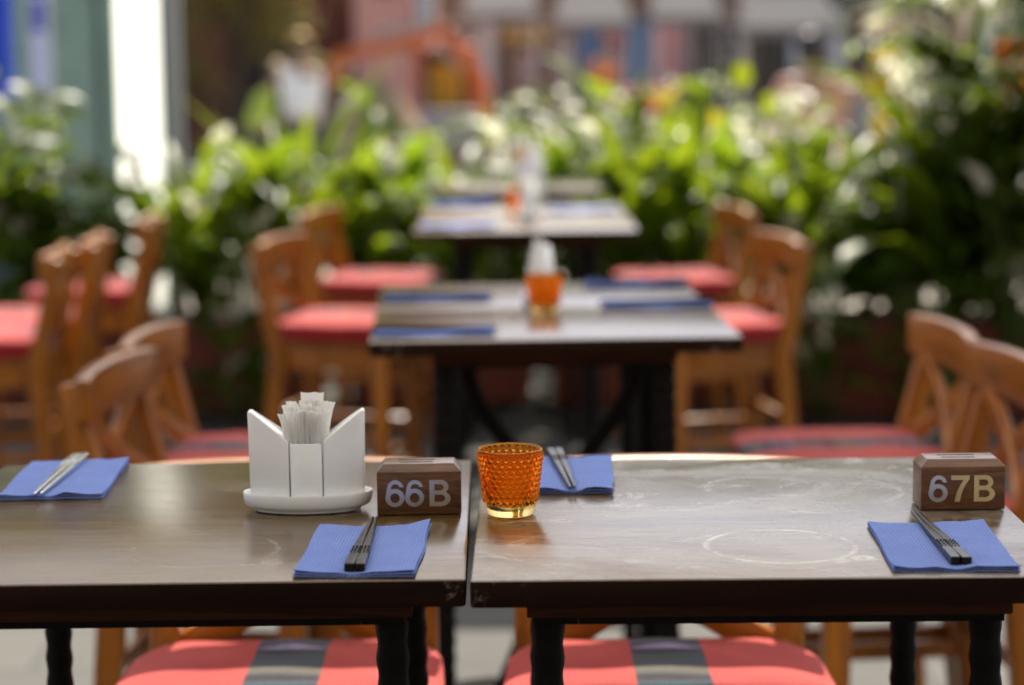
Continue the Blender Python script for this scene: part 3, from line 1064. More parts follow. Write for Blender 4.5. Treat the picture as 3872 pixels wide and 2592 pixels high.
# ------------------------------------------------------------------ hobnail glasses
def make_glass(label, loc):
    prof = lambda z: 0.0272 + 0.0087 * min(1, max(0, z / 0.070))
    H = 0.0745
    NC = 26
    rows = [0.0165 + 0.00575 * k for k in range(10)]
    na = NC * 9
    zs = [0.0, 0.0012, 0.003, 0.007, 0.011]
    z = 0.0125
    while z < 0.0715:
        zs.append(z); z += 0.00072
    g = G()
    rings = []
    for z in zs:
        ring = []
        base = prof(z) if z > 0.002 else prof(0) - (0.002 - z) * 1.1
        for k in range(na):
            a = 2 * math.pi * k / na
            bump = 0.0
            ri = round((z - rows[0]) / 0.00575)
            for q in (ri - 1, ri, ri + 1):
                if 0 <= q < len(rows):
                    ph = (a / (2 * math.pi) * NC + 0.5 * (q % 2)) % 1.0 - 0.5
                    dx = ph * 2 * math.pi * base / NC
                    dz = z - rows[q]
                    rr = dx * dx + dz * dz
                    hr = 0.0030
                    if rr < hr * hr:
                        bump = max(bump, math.sqrt(hr * hr - rr) * 0.92)
            r = base + bump
            ring.append((r * math.cos(a), r * math.sin(a), z))
        rings.append(ring)
    # lip and inner wall
    ro = prof(0.0715)
    for r, z in ((ro + 0.0010, 0.0724), (ro + 0.0012, 0.0738), (ro + 0.0006, 0.0750), (ro - 0.0006, 0.0755), (ro - 0.0018, 0.0748), (ro - 0.0024, 0.0725), (prof(0.05) - 0.0026, 0.05), (prof(0.03) - 0.0028, 0.030), (prof(0.018) - 0.0036, 0.018), (prof(0.012) - 0.007, 0.0125), (0.010, 0.0112)):
        rings.append([(r * math.cos(2 * math.pi * k / na), r * math.sin(2 * math.pi * k / na), z) for k in range(na)])
    V = [[g.bm.verts.new(p) for p in ring] for ring in rings]
    for a, b in zip(V, V[1:]):
        for k in range(na):
            g.face([a[k], a[(k + 1) % na], b[(k + 1) % na], b[k]])
    cb = g.bm.verts.new((0, 0, 0.0006)); ct = g.bm.verts.new((0, 0, 0.0112))
    for k in range(na):
        g.face([V[0][(k + 1) % na], V[0][k], cb])
        g.face([V[-1][k], V[-1][(k + 1) % na], ct])
    o = g.build('hobnail_glass', M['glass'], None, True)
    o.cycles.is_caustics_caster = True
    o.location = loc
    return tag(o, label, 'glass', 'amber hobnail glasses')


gl = make_glass('orange hobnail glass tumbler beside the 66B block at the gap between tables', (-0.0035, 2.416, TH + 0.0008))
for loc, lab in (((0.066, 4.345, TH + 0.0008), 'orange hobnail glass on the second row table in front of a napkin holder'),
                 ((0.022, 7.02, TH + 0.0008), 'orange hobnail glass, small and blurred on the third row table')):
    o = gl.copy()
    COL.objects.link(o)
    o.location = loc
    o['label'] = lab


# ------------------------------------------------------------------ paper napkins
def make_napkin(w, d, seed, corner=0.0):
    """folded paper napkin: closed fold in front, open layers behind, slightly wavy"""
    rnd_ = random.Random(seed)
    ph = [rnd_.uniform(0, 6) for _ in range(5)]
    g = G()
    nx, ny = 26, 22
    nl = 3
    for l in range(nl):
        z0 = 0.0006 + l * 0.0013
        th = 0.0009
        top, bot = {}, {}
        jx = rnd_.uniform(-0.0012, 0.0012)
        jy = rnd_.uniform(-0.001, 0.001)
        for i in range(nx + 1):
            for j in range(ny + 1):
                u, v_ = i / nx, j / ny
                x = (u - 0.5) * w + jx
                y = (v_ - 0.5) * d + jy
                press = min(1.0, abs(u - 0.49) / 0.16) ** 1.5
                wave = 0.0024 * press * (0.5 + 0.5 * math.sin(u * 7.5 + ph[0])) * (l + 1) / nl + 0.0010 * press * math.sin(v_ * 6 + ph[1] + u * 3) * (l / nl) - 0.0006 * max(0.0, 1 - abs(v_ - 0.5) / 0.03) * press
                front = max(0, 1 - v_ / 0.12)
                lift = 0.0040 * press * front * (0.4 + 0.6 * math.sin(u * 5.2 + ph[2]) ** 2) * (l + 0.3) / nl
                c = corner * max(0, (u - 0.8) / 0.2) * max(0, (v_ - 0.6) / 0.4) * (l / nl)
                z = z0 + max(0.0, wave) + lift + c
                x += 0.0010 * math.sin(v_ * 9 + ph[3]) * (1 if u > 0.5 else 0.6)
                top[i, j] = g.bm.verts.new((x, y, z + th))
                bot[i, j] = g.bm.verts.new((x, y, z))
        for i in range(nx):
            for j in range(ny):
                g.face([top[i, j], top[i + 1, j], top[i + 1, j + 1], top[i, j + 1]])
                g.face([bot[i, j + 1], bot[i + 1, j + 1], bot[i + 1, j], bot[i, j]])
        rim = [(i, 0) for i in range(nx)] + [(nx, j) for j in range(ny)] + [(i, ny) for i in range(nx, 0, -1)] + [(0, j) for j in range(ny, 0, -1)]
        for a, b in zip(rim, rim[1:] + rim[:1]):
            g.face([bot[a], bot[b], top[b], top[a]])
    return g


NG = 'blue paper napkins'
NAP = [  # x, y, rz, w, d, label
    (-0.1560, 2.231, -2.0, 0.122, 0.222, 3, 0.010, 'folded blue napkin in front of the white napkin holder'),
    (-0.5545, 2.638, 2.0, 0.124, 0.228, 5, 0.005, 'folded blue napkin under the back-lit silvery chopsticks'),
    (0.0755, 2.630, -2.0, 0.094, 0.218, 8, 0.0, 'folded blue napkin half hidden behind the orange glass'),
    (0.4465, 2.224, -2.6, 0.126, 0.214, 11, 0.006, 'folded blue napkin in front of the 67B block'),
]
for x, y, rz, w, d, sd, cn, lab in NAP:
    o = make_napkin(w, d, sd, cn).build('paper_napkin', M['napkin'], None, True, 45)
    o.location = (x, y, TH)
    o.rotation_euler = (0, 0, R(rz))
    tag(o, lab, 'napkin', NG)
far_nap = None
for x, y, lab in ((-0.145, 4.03, 'blurred blue napkin at the near left place of the second row'), (-0.158, 4.60, 'blurred blue napkin at the far left place of the second row'),
                  (0.300, 4.45, 'blurred blue napkin at the near right place of the second row'), (0.278, 4.85, 'blurred blue napkin at the far right place of the second row'),
                  (-0.16, 6.55, 'blurred blue napkin at the near left place of the third row'), (0.235, 7.15, 'blurred blue napkin at the right place of the third row'),
                  (-0.17, 7.45, 'blurred blue napkin at the middle left place of the third row')):
    if far_nap is None:
        far_nap = make_napkin(0.222, 0.122, 21).build('paper_napkin', M['napkin'], None, True, 45)
        o = far_nap
        tag(o, lab, 'napkin', NG)
    else:
        o = far_nap.copy()
        COL.objects.link(o)
        o['label'] = lab
    o.location = (x, y, TH)
    o.rotation_euler = (0, 0, R(2))


# ------------------------------------------------------------------ chopsticks
def make_stick():
    """handle end at y = 0, tip at y = L; square handle thinning to a round tip, three rows of beads"""
    g = G()
    L = 0.240
    path = [(0, L * f, 0.0036 + 0.0) for f in (0, 0.004, 0.10, 0.25, 0.45, 0.7, 0.93, 0.985, 1.0)]
    sz = [(0.0062, 0.0062), (0.0074, 0.0072), (0.0076, 0.0074), (0.0070, 0.0068), (0.0058, 0.0056), (0.0044, 0.0043), (0.0031, 0.0031), (0.0026, 0.0026), (0.0014, 0.0014)]
    g.sweep(path, sz, up=(0, 0, 1))
    g.bevel(0.0007, 2, 35)
    for v_ in g.bm.verts:
        v_.co.x *= 1.32
        v_.co.z = 0.0036 + (v_.co.z - 0.0036) * 1.25
    me_beads = G()
    for r in range(3):
        for k in range(4):
            y = 0.052 + k * 0.0085
            x = (-1, 0, 1)[r] * 0.0036
            wtop = 0.0036 + 0.0043 - 0.0001
            for gg in (g,):
                gg.lathe([(0.00115, wtop - 0.0002), (0.0011, wtop + 0.0006), (0.0007, wtop + 0.0011), (0.0, wtop + 0.0013)], 10, (x, y + 0.0 * r, 0), cap=False)
    me_beads.bm.free()
    return g


SG = 'black chopsticks'
stick = make_stick().build('chopstick', M['stick'], None, False)
tag(stick, 'x', 'chopstick', SG)
STK = [  # handle x,y  tip x,y  z of handle, z of tip, label
    ((-0.1660, 2.128), (-0.1570, 2.366), 0.0052, 0.0045, 'left chopstick of the pair on the napkin before the napkin holder'),
    ((-0.1550, 2.127), (-0.1525, 2.367), 0.0052, 0.0045, 'right chopstick of the pair on the napkin before the napkin holder'),
    ((-0.5640, 2.758), (-0.5660, 2.512), 0.0050, 0.0045, 'left one of the back-lit silvery chopsticks on the far left napkin'),
    ((-0.5530, 2.760), (-0.5590, 2.512), 0.0050, 0.0045, 'right one of the back-lit silvery chopsticks on the far left napkin'),
    ((0.0480, 2.758), (0.0685, 2.500), 0.0055, 0.0045, 'left chopstick of the pair behind the orange glass'),
    ((0.0585, 2.760), (0.0735, 2.502), 0.0055, 0.0045, 'right chopstick of the pair behind the orange glass'),
    ((0.4435, 2.130), (0.4435, 2.366), 0.0052, 0.0045, 'left chopstick of the pair before the 67B block'),
    ((0.4545, 2.128), (0.4480, 2.367), 0.0052, 0.0045, 'right chopstick of the pair before the 67B block'),
]
first = True
for a, b, za, zb, lab in STK:
    o = stick if first else stick.copy()
    if not first:
        COL.objects.link(o)
    first = False
    o.location = (a[0], a[1], TH + za)
    d = Vector((b[0] - a[0], b[1] - a[1], 0))
    o.rotation_euler = (0, 0, math.atan2(d.y, d.x) - math.pi / 2)
    o['label'] = lab
    if 'silvery' in lab:
        o.data = o.data.copy()
        o.data.materials[0] = M['silver']
far_stick = None
t_ = NT('matte_black_wood')
d_ = t_.n('ShaderNodeBsdfDiffuse')
d_.inputs['Color'].default_value = (0.012, 0.011, 0.012, 1)
t_.l(d_.outputs[0], t_.out.inputs[0])
M['matte_black'] = t_.m
places = ('near left', 'far left', 'near right', 'far right')
for (x, y), pl in zip(((-0.145, 4.03), (-0.158, 4.60), (0.300, 4.45), (0.278, 4.85)), places):
    for k, wd in ((-1, 'nearer'), (1, 'farther')):
        o = stick.copy()
        COL.objects.link(o)
        if far_stick is None:
            far_stick = stick.data.copy()
            far_stick.materials[0] = M['matte_black']
        o.data = far_stick
        o.location = (x - 0.12 * (1 if x < 0 else -1), y + k * 0.006, TH + 0.0052)
        o.rotation_euler = (0, 0, R(-88 if x < 0 else 92) + k * 0.01)
        o['label'] = wd + ' blurred chopstick on the napkin at the ' + pl + ' place of the second row'

# sauce bottles on the third row
for (x, y, lab, mm) in ((0.040, 8.36, 'white squeeze bottle with an amber band on the farthest table', 'porcelain'), (0.085, 7.62, 'pale squeeze bottle beside the third row napkin holder', 'porcelain')):
    t = thing('sauce_bottle', lab, 'bottle', (x, y, TH), 0, 'squeeze bottles on the far tables')
    g = G()
    g.lathe([(0.0, 0.0), (0.030, 0.0), (0.033, 0.006), (0.033, 0.135), (0.026, 0.158), (0.018, 0.166), (0.0, 0.166)], 24)
    g.build('bottle_body', M['sauce'] if x < 0.05 else M[mm], t, True, 40)
    g = G()
    g.lathe([(0.0205, 0.160), (0.0205, 0.180), (0.012, 0.186), (0.006, 0.232), (0.004, 0.236), (0.0, 0.236)], 20)
    g.build('bottle_cap', M[mm], t, True, 40)
    g = G()
    g.lathe([(0.0337, 0.035), (0.0337, 0.105)], 24, cap=False)
    g.build('bottle_label', M['cloth_white'], t, True)


# ------------------------------------------------------------------ plants
def leaf(g, base, az, el, L, W, droop, rndv, shape='lance', fold=0.25, n=6, mi=0, tint=None, roll=0.0):
    """one curved leaf with a folded midrib"""
    d = Vector((math.cos(az) * math.cos(el), math.sin(az) * math.cos(el), math.sin(el)))
    sd = Vector((-math.sin(az), math.cos(az), 0))
    if roll:
        sd = (Matrix.Rotation(roll, 3, d) @ sd)
    p = Vector(base)
    prev = None
    e = el
    lay = g.bm.verts.layers.float.get('tint') or g.bm.verts.layers.float.new('tint')
    tv = rndv if tint is None else tint
    for i in range(n + 1):
        f = i / n
        if shape == 'lance':
            w = W * (math.sin(math.pi * min(1, f ** 0.72)) ** 0.85)
        elif shape == 'strap':
            w = W * (0.55 + 0.9 * f - 1.45 * max(0, f - 0.55) ** 1.1 * 2.2) if f > 0.02 else W * 0.45
            w = max(w, 0.0)
        elif shape == 'broad':
            w = W * (math.sin(math.pi * min(1, f ** 0.6)) ** 0.7)
        else:
            w = W * max(0.02, math.sin(math.pi * f))
        dd = Vector((math.cos(az) * math.cos(e), math.sin(az) * math.cos(e), math.sin(e)))
        up = sd.cross(dd)
        if up.z < 0: up = -up
        c = p
        a = [g.bm.verts.new(c - sd * (w / 2) + up * (abs(w) * fold)), g.bm.verts.new(c), g.bm.verts.new(c + sd * (w / 2) + up * (abs(w) * fold))]
        for q in a:
            q[lay] = tv
        if prev:
            for k in (0, 1):
                f_ = g.face([prev[k], prev[k + 1], a[k + 1], a[k]], mi)
        prev = a
        p = p + dd * (L / n)
        e -= droop / n * (0.4 + 1.2 * f)


def plant_mesh(kind, seed):
    """returns foliage G, stems G, list of flower G"""
    r = random.Random(seed)
    fo, st, fl = G(), G(), []
    fo.bm.verts.layers.float.new('tint')
    if kind == 'lily':
        for k in range(29):
            az = r.uniform(0, 2 * math.pi)
            hgt = r.uniform(0.05, 0.62)
            el = r.uniform(0.15, 1.2)
            q = r.uniform(0.01, 0.20)
            b = Vector((math.cos(az) * q, math.sin(az) * q, hgt))
            st.sweep([(b.x * 0.2, b.y * 0.2, 0), (b.x * 0.6, b.y * 0.6, hgt * 0.6), tuple(b)], 0.004, n=4)
            leaf(fo, b, az + r.uniform(-.4, .4), el, r.uniform(0.24, 0.42), r.uniform(0.085, 0.14), r.uniform(0.9, 2.0), r.random(), 'lance', 0.18, roll=r.uniform(-.5, .5))
        for k in range(8):
            az = r.uniform(0, 2 * math.pi)
            q = r.uniform(0.05, 0.27)
            z = r.uniform(0.22, 0.86)
            f = G(); f.bm.verts.layers.float.new('tint')
            f.sweep([(0, 0, 0.1), (math.cos(az) * q * .6, math.sin(az) * q * .6, z * 0.7), (math.cos(az) * q, math.sin(az) * q, z)], 0.003, n=4, mi=1)
            leaf(f, (math.cos(az) * q, math.sin(az) * q, z), r.uniform(0, 6.28), 1.1, r.uniform(0.11, 0.16), r.uniform(0.065, 0.095), 0.5, r.random(), 'lance', 0.3, 5, roll=r.uniform(-1, 1))
            f.lathe([(0.0, 0.0), (0.006, 0.005), (0.006, 0.045), (0.0, 0.05)], 6, (math.cos(az) * q, math.sin(az) * q, z), mi=2)
            fl.append(f)
    elif kind == 'strap':
        for k in range(34):
            az = r.uniform(0, 2 * math.pi)
            el = r.uniform(0.75, 1.5)
            leaf(fo, (math.cos(az) * 0.03, math.sin(az) * 0.03, 0.02 + r.uniform(0, 0.2)), az, el, r.uniform(0.6, 1.05), r.uniform(0.06, 0.11), r.uniform(0.7, 2.3), r.random(), 'strap', 0.14, 9)
        st.sweep([(0, 0, 0), (0, 0, 0.2)], 0.03, n=6)
    elif kind in ('broad', 'vari', 'lime'):
        ns = 12
        for s in range(ns):
            az = r.uniform(0, 2 * math.pi)
            ln = r.uniform(0.35, 0.95)
            tilt = r.uniform(0.05, 0.5)
            pts = []
            for i in range(6):
                f = i / 5
                pts.append(Vector((math.cos(az) * tilt * ln * f ** 1.3, math.sin(az) * tilt * ln * f ** 1.3, ln * f * (1 - 0.12 * f * tilt))))
            st.sweep([tuple(p) for p in pts], [0.007, 0.0065, 0.006, 0.005, 0.004, 0.003], n=5)
            for q in range(8):
                f = r.uniform(0.12, 1.0)
                p = pts[min(5, int(f * 5))].lerp(pts[min(5, int(f * 5) + 1)], f * 5 - int(f * 5))
                la = r.uniform(0, 6.28)
                big = 1.0 if kind != 'lime' else 0.72
                leaf(fo, p, la, r.uniform(-0.2, 0.9), r.uniform(0.14, 0.26) * big, r.uniform(0.07, 0.13) * big, r.uniform(0.4, 1.6), r.random(), 'broad', 0.16, 5, roll=r.uniform(-.6, .6))
    elif kind == 'umbrella':           # tall shrub with fingered leaves
        for s in range(9):
            az = r.uniform(0, 2 * math.pi)
            ln = r.uniform(0.9, 2.1)
            tilt = r.uniform(0.05, 0.38)
            pts = [Vector((math.cos(az) * tilt * ln * (i / 6) ** 1.4, math.sin(az) * tilt * ln * (i / 6) ** 1.4, ln * i / 6)) for i in range(7)]
            st.sweep([tuple(p) for p in pts], [0.014, 0.013, 0.012, 0.011, 0.009, 0.007, 0.005], n=6)
            for q in range(9):
                f = r.uniform(0.12, 1.0)
                p = pts[min(6, int(f * 6))].lerp(pts[min(6, int(f * 6) + 1)], f * 6 - int(f * 6))
                la = r.uniform(0, 6.28)
                pl = r.uniform(0.12, 0.24)
                tip = p + Vector((math.cos(la) * pl, math.sin(la) * pl, pl * r.uniform(0.1, 0.7)))
                st.sweep([tuple(p), tuple(tip)], 0.003, n=4)
                nf = r.randint(6, 8)
                tn = r.random()
                for w in range(nf):
                    leaf(fo, tip, la + w * 2 * math.pi / nf, r.uniform(-0.35, 0.15), r.uniform(0.15, 0.24), r.uniform(0.055, 0.08), r.uniform(0.6, 1.3), tn, 'lance', 0.15, 4)
    elif kind == 'star':               # long narrow pale-edged leaves on canes
        for s in range(5):
            az = r.uniform(0, 6.28)
            ln = r.uniform(1.3, 2.0)
            tilt = r.uniform(0.02, 0.2)
            pts = [Vector((math.cos(az) * tilt * ln * (i / 4), math.sin(az) * tilt * ln * (i / 4), ln * i / 4)) for i in range(5)]
            st.sweep([tuple(p) for p in pts], 0.014, n=6)
            for q in range(38):
                la = r.uniform(0, 6.28)
                leaf(fo, pts[-1] - Vector((0, 0, r.uniform(0, 0.22))), la, r.uniform(-0.4, 1.2), r.uniform(0.25, 0.42), r.uniform(0.025, 0.04), r.uniform(0.6, 1.6), r.random(), 'strap', 0.1, 6)
    return fo, st, fl


KIND = {
    'lily': ('leaf_deep', 'peace_lily', 'plant', 'white-flowered lily clump'),
    'strap': ('leaf_sun', 'strap_leaf_plant', 'plant', 'upright strap-leaved plant'),
    'broad': ('leaf_mid', 'leafy_shrub', 'shrub', 'mid-green leafy shrub'),
    'vari': ('leaf_vari', 'variegated_shrub', 'shrub', 'cream-flecked shrub'),
    'lime': ('leaf_lime', 'lime_shrub', 'shrub', 'bright lime-green shrub'),
    'yellow': ('leaf_yellow', 'yellow_croton', 'shrub', 'yellow-leaved croton'),
    'umbrella': ('leaf_sun', 'umbrella_shrub', 'shrub', 'tall dark shrub with fingered leaves'),
    'star': ('petal', 'pale_dracaena', 'plant', 'tall cane plant with pale spiky leaves'),
}
proto = {}
PLG = 'hedge plants in planters'


def plant(kind, variant, x, y, z, rz, s, label):
    key = (kind, variant)
    if key not in proto:
        mk = {'yellow': 'broad'}.get(kind, kind)
        fo, st, fl = plant_mesh(mk, hash((mk, variant)) % 1000 if False else (len(mk) * 31 + ord(mk[0]) * 7 + variant * 101))
        t = thing(KIND[kind][1], label, KIND[kind][2], (x, y, z), rz, PLG)
        fo.build('foliage', M[KIND[kind][0]], t, True, 'keep')
        st.build('stem', M['stem'], t, True)
        for f in fl:
            f.build('flower', [M['petal'], M['stem'], M['leaf_yellow']], t, True, 'keep')
        t.scale = (s, s, s)
        proto[key] = t
        return t
    return dup(proto[key], (x, y, z), rz, label, scale=s)


# planters: clay troughs along the hedge
pl_spots = [(-2.02, 9.10), (-1.20, 9.12), (-0.30, 9.22), (0.55, 9.22), (1.30, 8.92), (2.10, 8.80)]
pl_lab = ['clay trough at the far left end of the hedge', 'dark red clay trough seen left of the napkin holder sachets', 'clay trough hidden behind the third row tables, left one', 'clay trough hidden behind the third row tables, right one',
          'dark red clay trough seen between the right-hand chairs', 'clay trough at the right end of the hedge under the tall shrubs']
planter = None
for (x, y), lab in zip(pl_spots, pl_lab):
    if planter is None:
        planter = thing('planter_trough', lab, 'planter', (x, y, 0), 0, 'clay planter troughs')
        g = G()
        b = [(-0.37, -0.17, 0.015), (0.37, -0.17, 0.015), (0.37, 0.17, 0.015), (-0.37, 0.17, 0.015)]
        tp = [(-0.40, -0.20, 0.40), (0.40, -0.20, 0.40), (0.40, 0.20, 0.40), (-0.40, 0.20, 0.40)]
        g.hexa(b + tp)
        for sy in (-1, 1):
            g.box((0, sy * 0.197, 0.388), (0.84, 0.035, 0.045))
        for sx in (-1, 1):
            g.box((sx * 0.4025, 0, 0.388), (0.035, 0.355, 0.044))
        g.bevel(0.006, 2)
        g.build('trough', M['terracotta'], planter, True, 40)
        g = G()
        g.box((0, 0, 0.402), (0.76, 0.35, 0.012))
        g.build('soil', M['soil'], planter)
        for sx in (-1, 1):
            g = G()
            g.box((sx * 0.27, 0, 0.0075), (0.06, 0.26, 0.015))
            g.build('foot', M['terracotta'], planter)
    else:
        dup(planter, (x, y, 0), R(random.Random(x).uniform(-2, 2)), lab)

ORD = ['first', 'second', 'third', 'fourth', 'fifth', 'sixth', 'seventh', 'eighth', 'ninth', 'tenth', 'eleventh', 'twelfth', 'thirteenth', 'fourteenth']
rows = [  # kind, x, y, z, scale
    ('lily', -2.25, 9.05, 0.4, 1.08), ('broad', -2.02, 9.15, 0.4, 1.10), ('vari', -1.80, 9.05, 0.4, 1.0), ('lily', -1.55, 9.10, 0.4, 0.78),
    ('strap', -1.32, 9.15, 0.4, 0.95), ('lily', -1.10, 9.00, 0.4, 0.95), ('strap', -0.90, 9.05, 0.4, 0.92), ('strap', -0.66, 9.25, 0.4, 0.9),
    ('lily', -0.45, 9.20, 0.4, 0.95), ('strap', -0.22, 9.28, 0.4, 0.9), ('lily', 0.02, 9.30, 0.4, 0.9), ('lily', 0.27, 9.25, 0.4, 0.95),
    ('strap', 0.50, 9.25, 0.4, 1.0), ('strap', 0.72, 9.20, 0.4, 0.98), ('lily', 0.92, 9.12, 0.4, 1.0), ('strap', 1.12, 8.98, 0.4, 0.95),
    ('lily', 1.30, 8.88, 0.4, 1.02), ('vari', 1.50, 8.92, 0.4, 0.98), ('lily', 1.66, 8.80, 0.4, 0.95), ('strap', 1.82, 8.75, 0.4, 1.25),
    ('umbrella', 1.78, 8.80, 0.36, 0.74), ('umbrella', 1.98, 8.65, 0.36, 0.90), ('umbrella', 2.28, 8.55, 0.36, 0.95), ('lily', 1.98, 8.45, 0.2, 1.05),
    ('lily', -1.12, 8.70, 0.03, 0.58), ('lily', 1.22, 8.52, 0.03, 0.62), ('broad', -1.85, 8.72, 0.03, 0.6), ('broad', 1.62, 8.45, 0.03, 0.62), ('broad', -2.2, 9.7, 0.25, 1.2), ('lime', -1.30, 9.75, 0.25, 0.95), ('broad', 0.45, 10.7, 0.1, 1.35), ('broad', 0.95, 10.8, 0.1, 1.4), ('strap', -0.95, 9.75, 0.25, 1.15), ('lime', -0.55, 9.8, 0.2, 1.05),
    ('lime', -0.1, 9.95, 0.2, 1.12), ('lime', 0.3, 10.1, 0.2, 1.3), ('yellow', 0.62, 10.0, 0.3, 1.05), ('lime', 0.95, 10.1, 0.2, 1.4), ('lime', 1.3, 9.9, 0.2, 1.08), ('strap', 1.7, 9.6, 0.3, 1.1),
    ('lime', 0.1, 11.2, 0.05, 1.5), ('lime', 0.75, 11.4, 0.05, 1.6), ('lime', 1.12, 11.3, 0.05, 1.5), ('broad', -0.5, 11.0, 0.05, 1.3), ('lime', 1.95, 10.6, 0.1, 1.15),
    ('star', 2.08, 10.4, 0.1, 0.92), ('yellow', 2.22, 9.6, 0.45, 1.0), ('umbrella', 2.55, 9.4, 0.3, 0.9),
]
cnt = {}
tot = {}
for r_ in rows:
    tot[r_[0]] = tot.get(r_[0], 0) + 1
order = {}
for k in tot:
    xs_ = sorted([i for i, q in enumerate(rows) if q[0] == k], key=lambda i: rows[i][1])
    for o_, i in enumerate(xs_):
        order[i] = o_
for i, (kind, x, y, z, s) in enumerate(rows):
    if tot[kind] > 1:
        lab = KIND[kind][3] + ' in the hedge, ' + ORD[order[i]] + ' of its kind from the left'
    else:
        lab = KIND[kind][3] + ' standing in the hedge'
    plant(kind, cnt.get(kind, 0) % 3, x, y, z, random.Random(i).uniform(0, 6.28), s, lab)
    cnt[kind] = cnt.get(kind, 0) + 1


# ------------------------------------------------------------------ trees
def make_tree(name, label, loc, h, cw, seed, leafm, nleaf=2600, trunk_r=0.16, cz0=0.3, lsize=0.2):
    r = random.Random(seed)
    t = thing(name, label, 'tree', loc, 0, 'street trees')
    g = G()
    tips = []
    top = Vector((0.2, 0.1, h * 0.55))
    g.sweep([(0, 0, 0), (0.05, 0.02, h * 0.2), tuple(top * 0.75), tuple(top)], [trunk_r, trunk_r * .85, trunk_r * .65, trunk_r * .45], n=9)
    for k in range(11):
        f = r.uniform(0.35, 1.0)
        b = Vector((0.2 * f, 0.1 * f, h * 0.55 * f))
        az = r.uniform(0, 6.28)
        L = r.uniform(0.5, 1.0) * cw * 0.5
        e = b + Vector((math.cos(az) * L, math.sin(az) * L, h * r.uniform(0.08, 0.38)))
        mid = b.lerp(e, 0.5) + Vector((0, 0, 0.08 * h))
        g.sweep([tuple(b), tuple(mid), tuple(e)], [trunk_r * .35, trunk_r * .22, trunk_r * .08], n=6)
        tips += [e, mid, b.lerp(e, 0.75)]
    g.build('trunk', M['bark'], t, True)
    fo = G(); fo.bm.verts.layers.float.new('tint')
    clumps = []
    for k in range(34):
        c = r.choice(tips) + Vector((r.gauss(0, .16) * cw, r.gauss(0, .16) * cw, r.gauss(0.04, .09) * h))
        c.z = max(c.z, h * cz0)
        clumps.append((c, r.uniform(0.10, 0.2) * cw, r.random()))
    for k in range(nleaf):
        c, rad, tn = r.choice(clumps)
        v = Vector((r.gauss(0, 1), r.gauss(0, 1), r.gauss(0, 0.75)))
        p = c + v * rad * 0.55
        leaf(fo, p, r.uniform(0, 6.28), r.uniform(-1, 1), lsize * r.uniform(.6, 1.2), lsize * .5, 0.8, min(1, max(0, tn + r.uniform(-.2, .2))), 'broad', 0.1, 3)
    fo.build('crown', M[leafm], t, True, 'keep')
    return t


make_tree('olive_tree', 'olive-brown tree standing behind the white pillar by the red-brown wall', (-4.7, 28.0, 0), 12.5, 6.0, 5, 'leaf_olive', 9000, 0.16, 0.09, 0.26)
make_tree('olive_shrub', 'low olive shrub before the red-brown house, left of the workers', (-3.45, 27.0, 0), 3.6, 2.6, 9, 'leaf_olive', 3600, 0.06, 0.14, 0.16)
make_tree('street_tree', 'darker olive tree further along the street beside the first', (-7.4, 30, 0), 9.0, 6.0, 6, 'leaf_olive', 3400, 0.2, 0.15, 0.34)


# ------------------------------------------------------------------ things behind the hedge: pillars, kiosk, signs
t = thing('shop_pillar', 'bright white frosted pillar with pale green edges behind the hedge', 'pillar', (-1.685, 9.95, 0), R(4))
g = G(); g.face([g.bm.verts.new(p) for p in ((-0.098, 0, 0.02), (0.098, 0, 0.02), (0.098, 0, 3.2), (-0.098, 0, 3.2))])
g.build('frosted_panel', M['acrylic'], t)
for s in (-1, 1):
    g = G(); g.box((s * 0.106, 0, 1.6), (0.014, 0.04, 3.2)); g.bevel(0.003)
    g.build('side_strip', M['greenglass'], t)
g = G(); g.box((0, 0, 0.04), (0.26, 0.12, 0.08)); g.bevel(0.006)
g.build('base', M['grey_paint'], t)
t = thing('grey_post', 'grey post standing right of the bright white pillar', 'post', (-1.545, 10.0, 0), 0)
g = G(); g.box((0, 0, 1.6), (0.085, 0.085, 3.2)); g.bevel(0.008); g.build('shaft', M['grey_paint'], t)
g = G(); g.box((0, 0, 0.02), (0.2, 0.2, 0.04)); g.build('base_plate', M['grey_paint'], t)
t = thing('blue_post', 'saturated blue post at the left picture edge behind the hedge', 'post', (-2.545, 11.0, 0), 0)
g = G(); g.box((0, 0, 1.7), (0.10, 0.10, 3.4)); g.bevel(0.01); g.build('shaft', M['blue_paint'], t)
g = G(); g.box((0, 0, 0.02), (0.2, 0.2, 0.04)); g.build('base_plate', M['grey_paint'], t)
t = thing('poster_board', 'pale poster board with violet print beside the blue post', 'sign', (-2.44, 11.4, 0), 0)
g = G(); g.box((0, 0, 1.55), (0.11, 0.03, 1.3)); g.bevel(0.004); g.build('board', M['white_paint'], t)
g = G()
for zz, hh in ((1.9, 0.16), (1.74, 0.08), (1.66, 0.05)):
    g.box((0, -0.017, zz), (0.08, 0.004, hh))
g.build('print', plain('violet_print', (0.10, 0.10, 0.42), 0.6), t)
g = G(); g.box((0, 0, 0.45), (0.03, 0.03, 0.9)); g.build('support', M['grey_paint'], t)
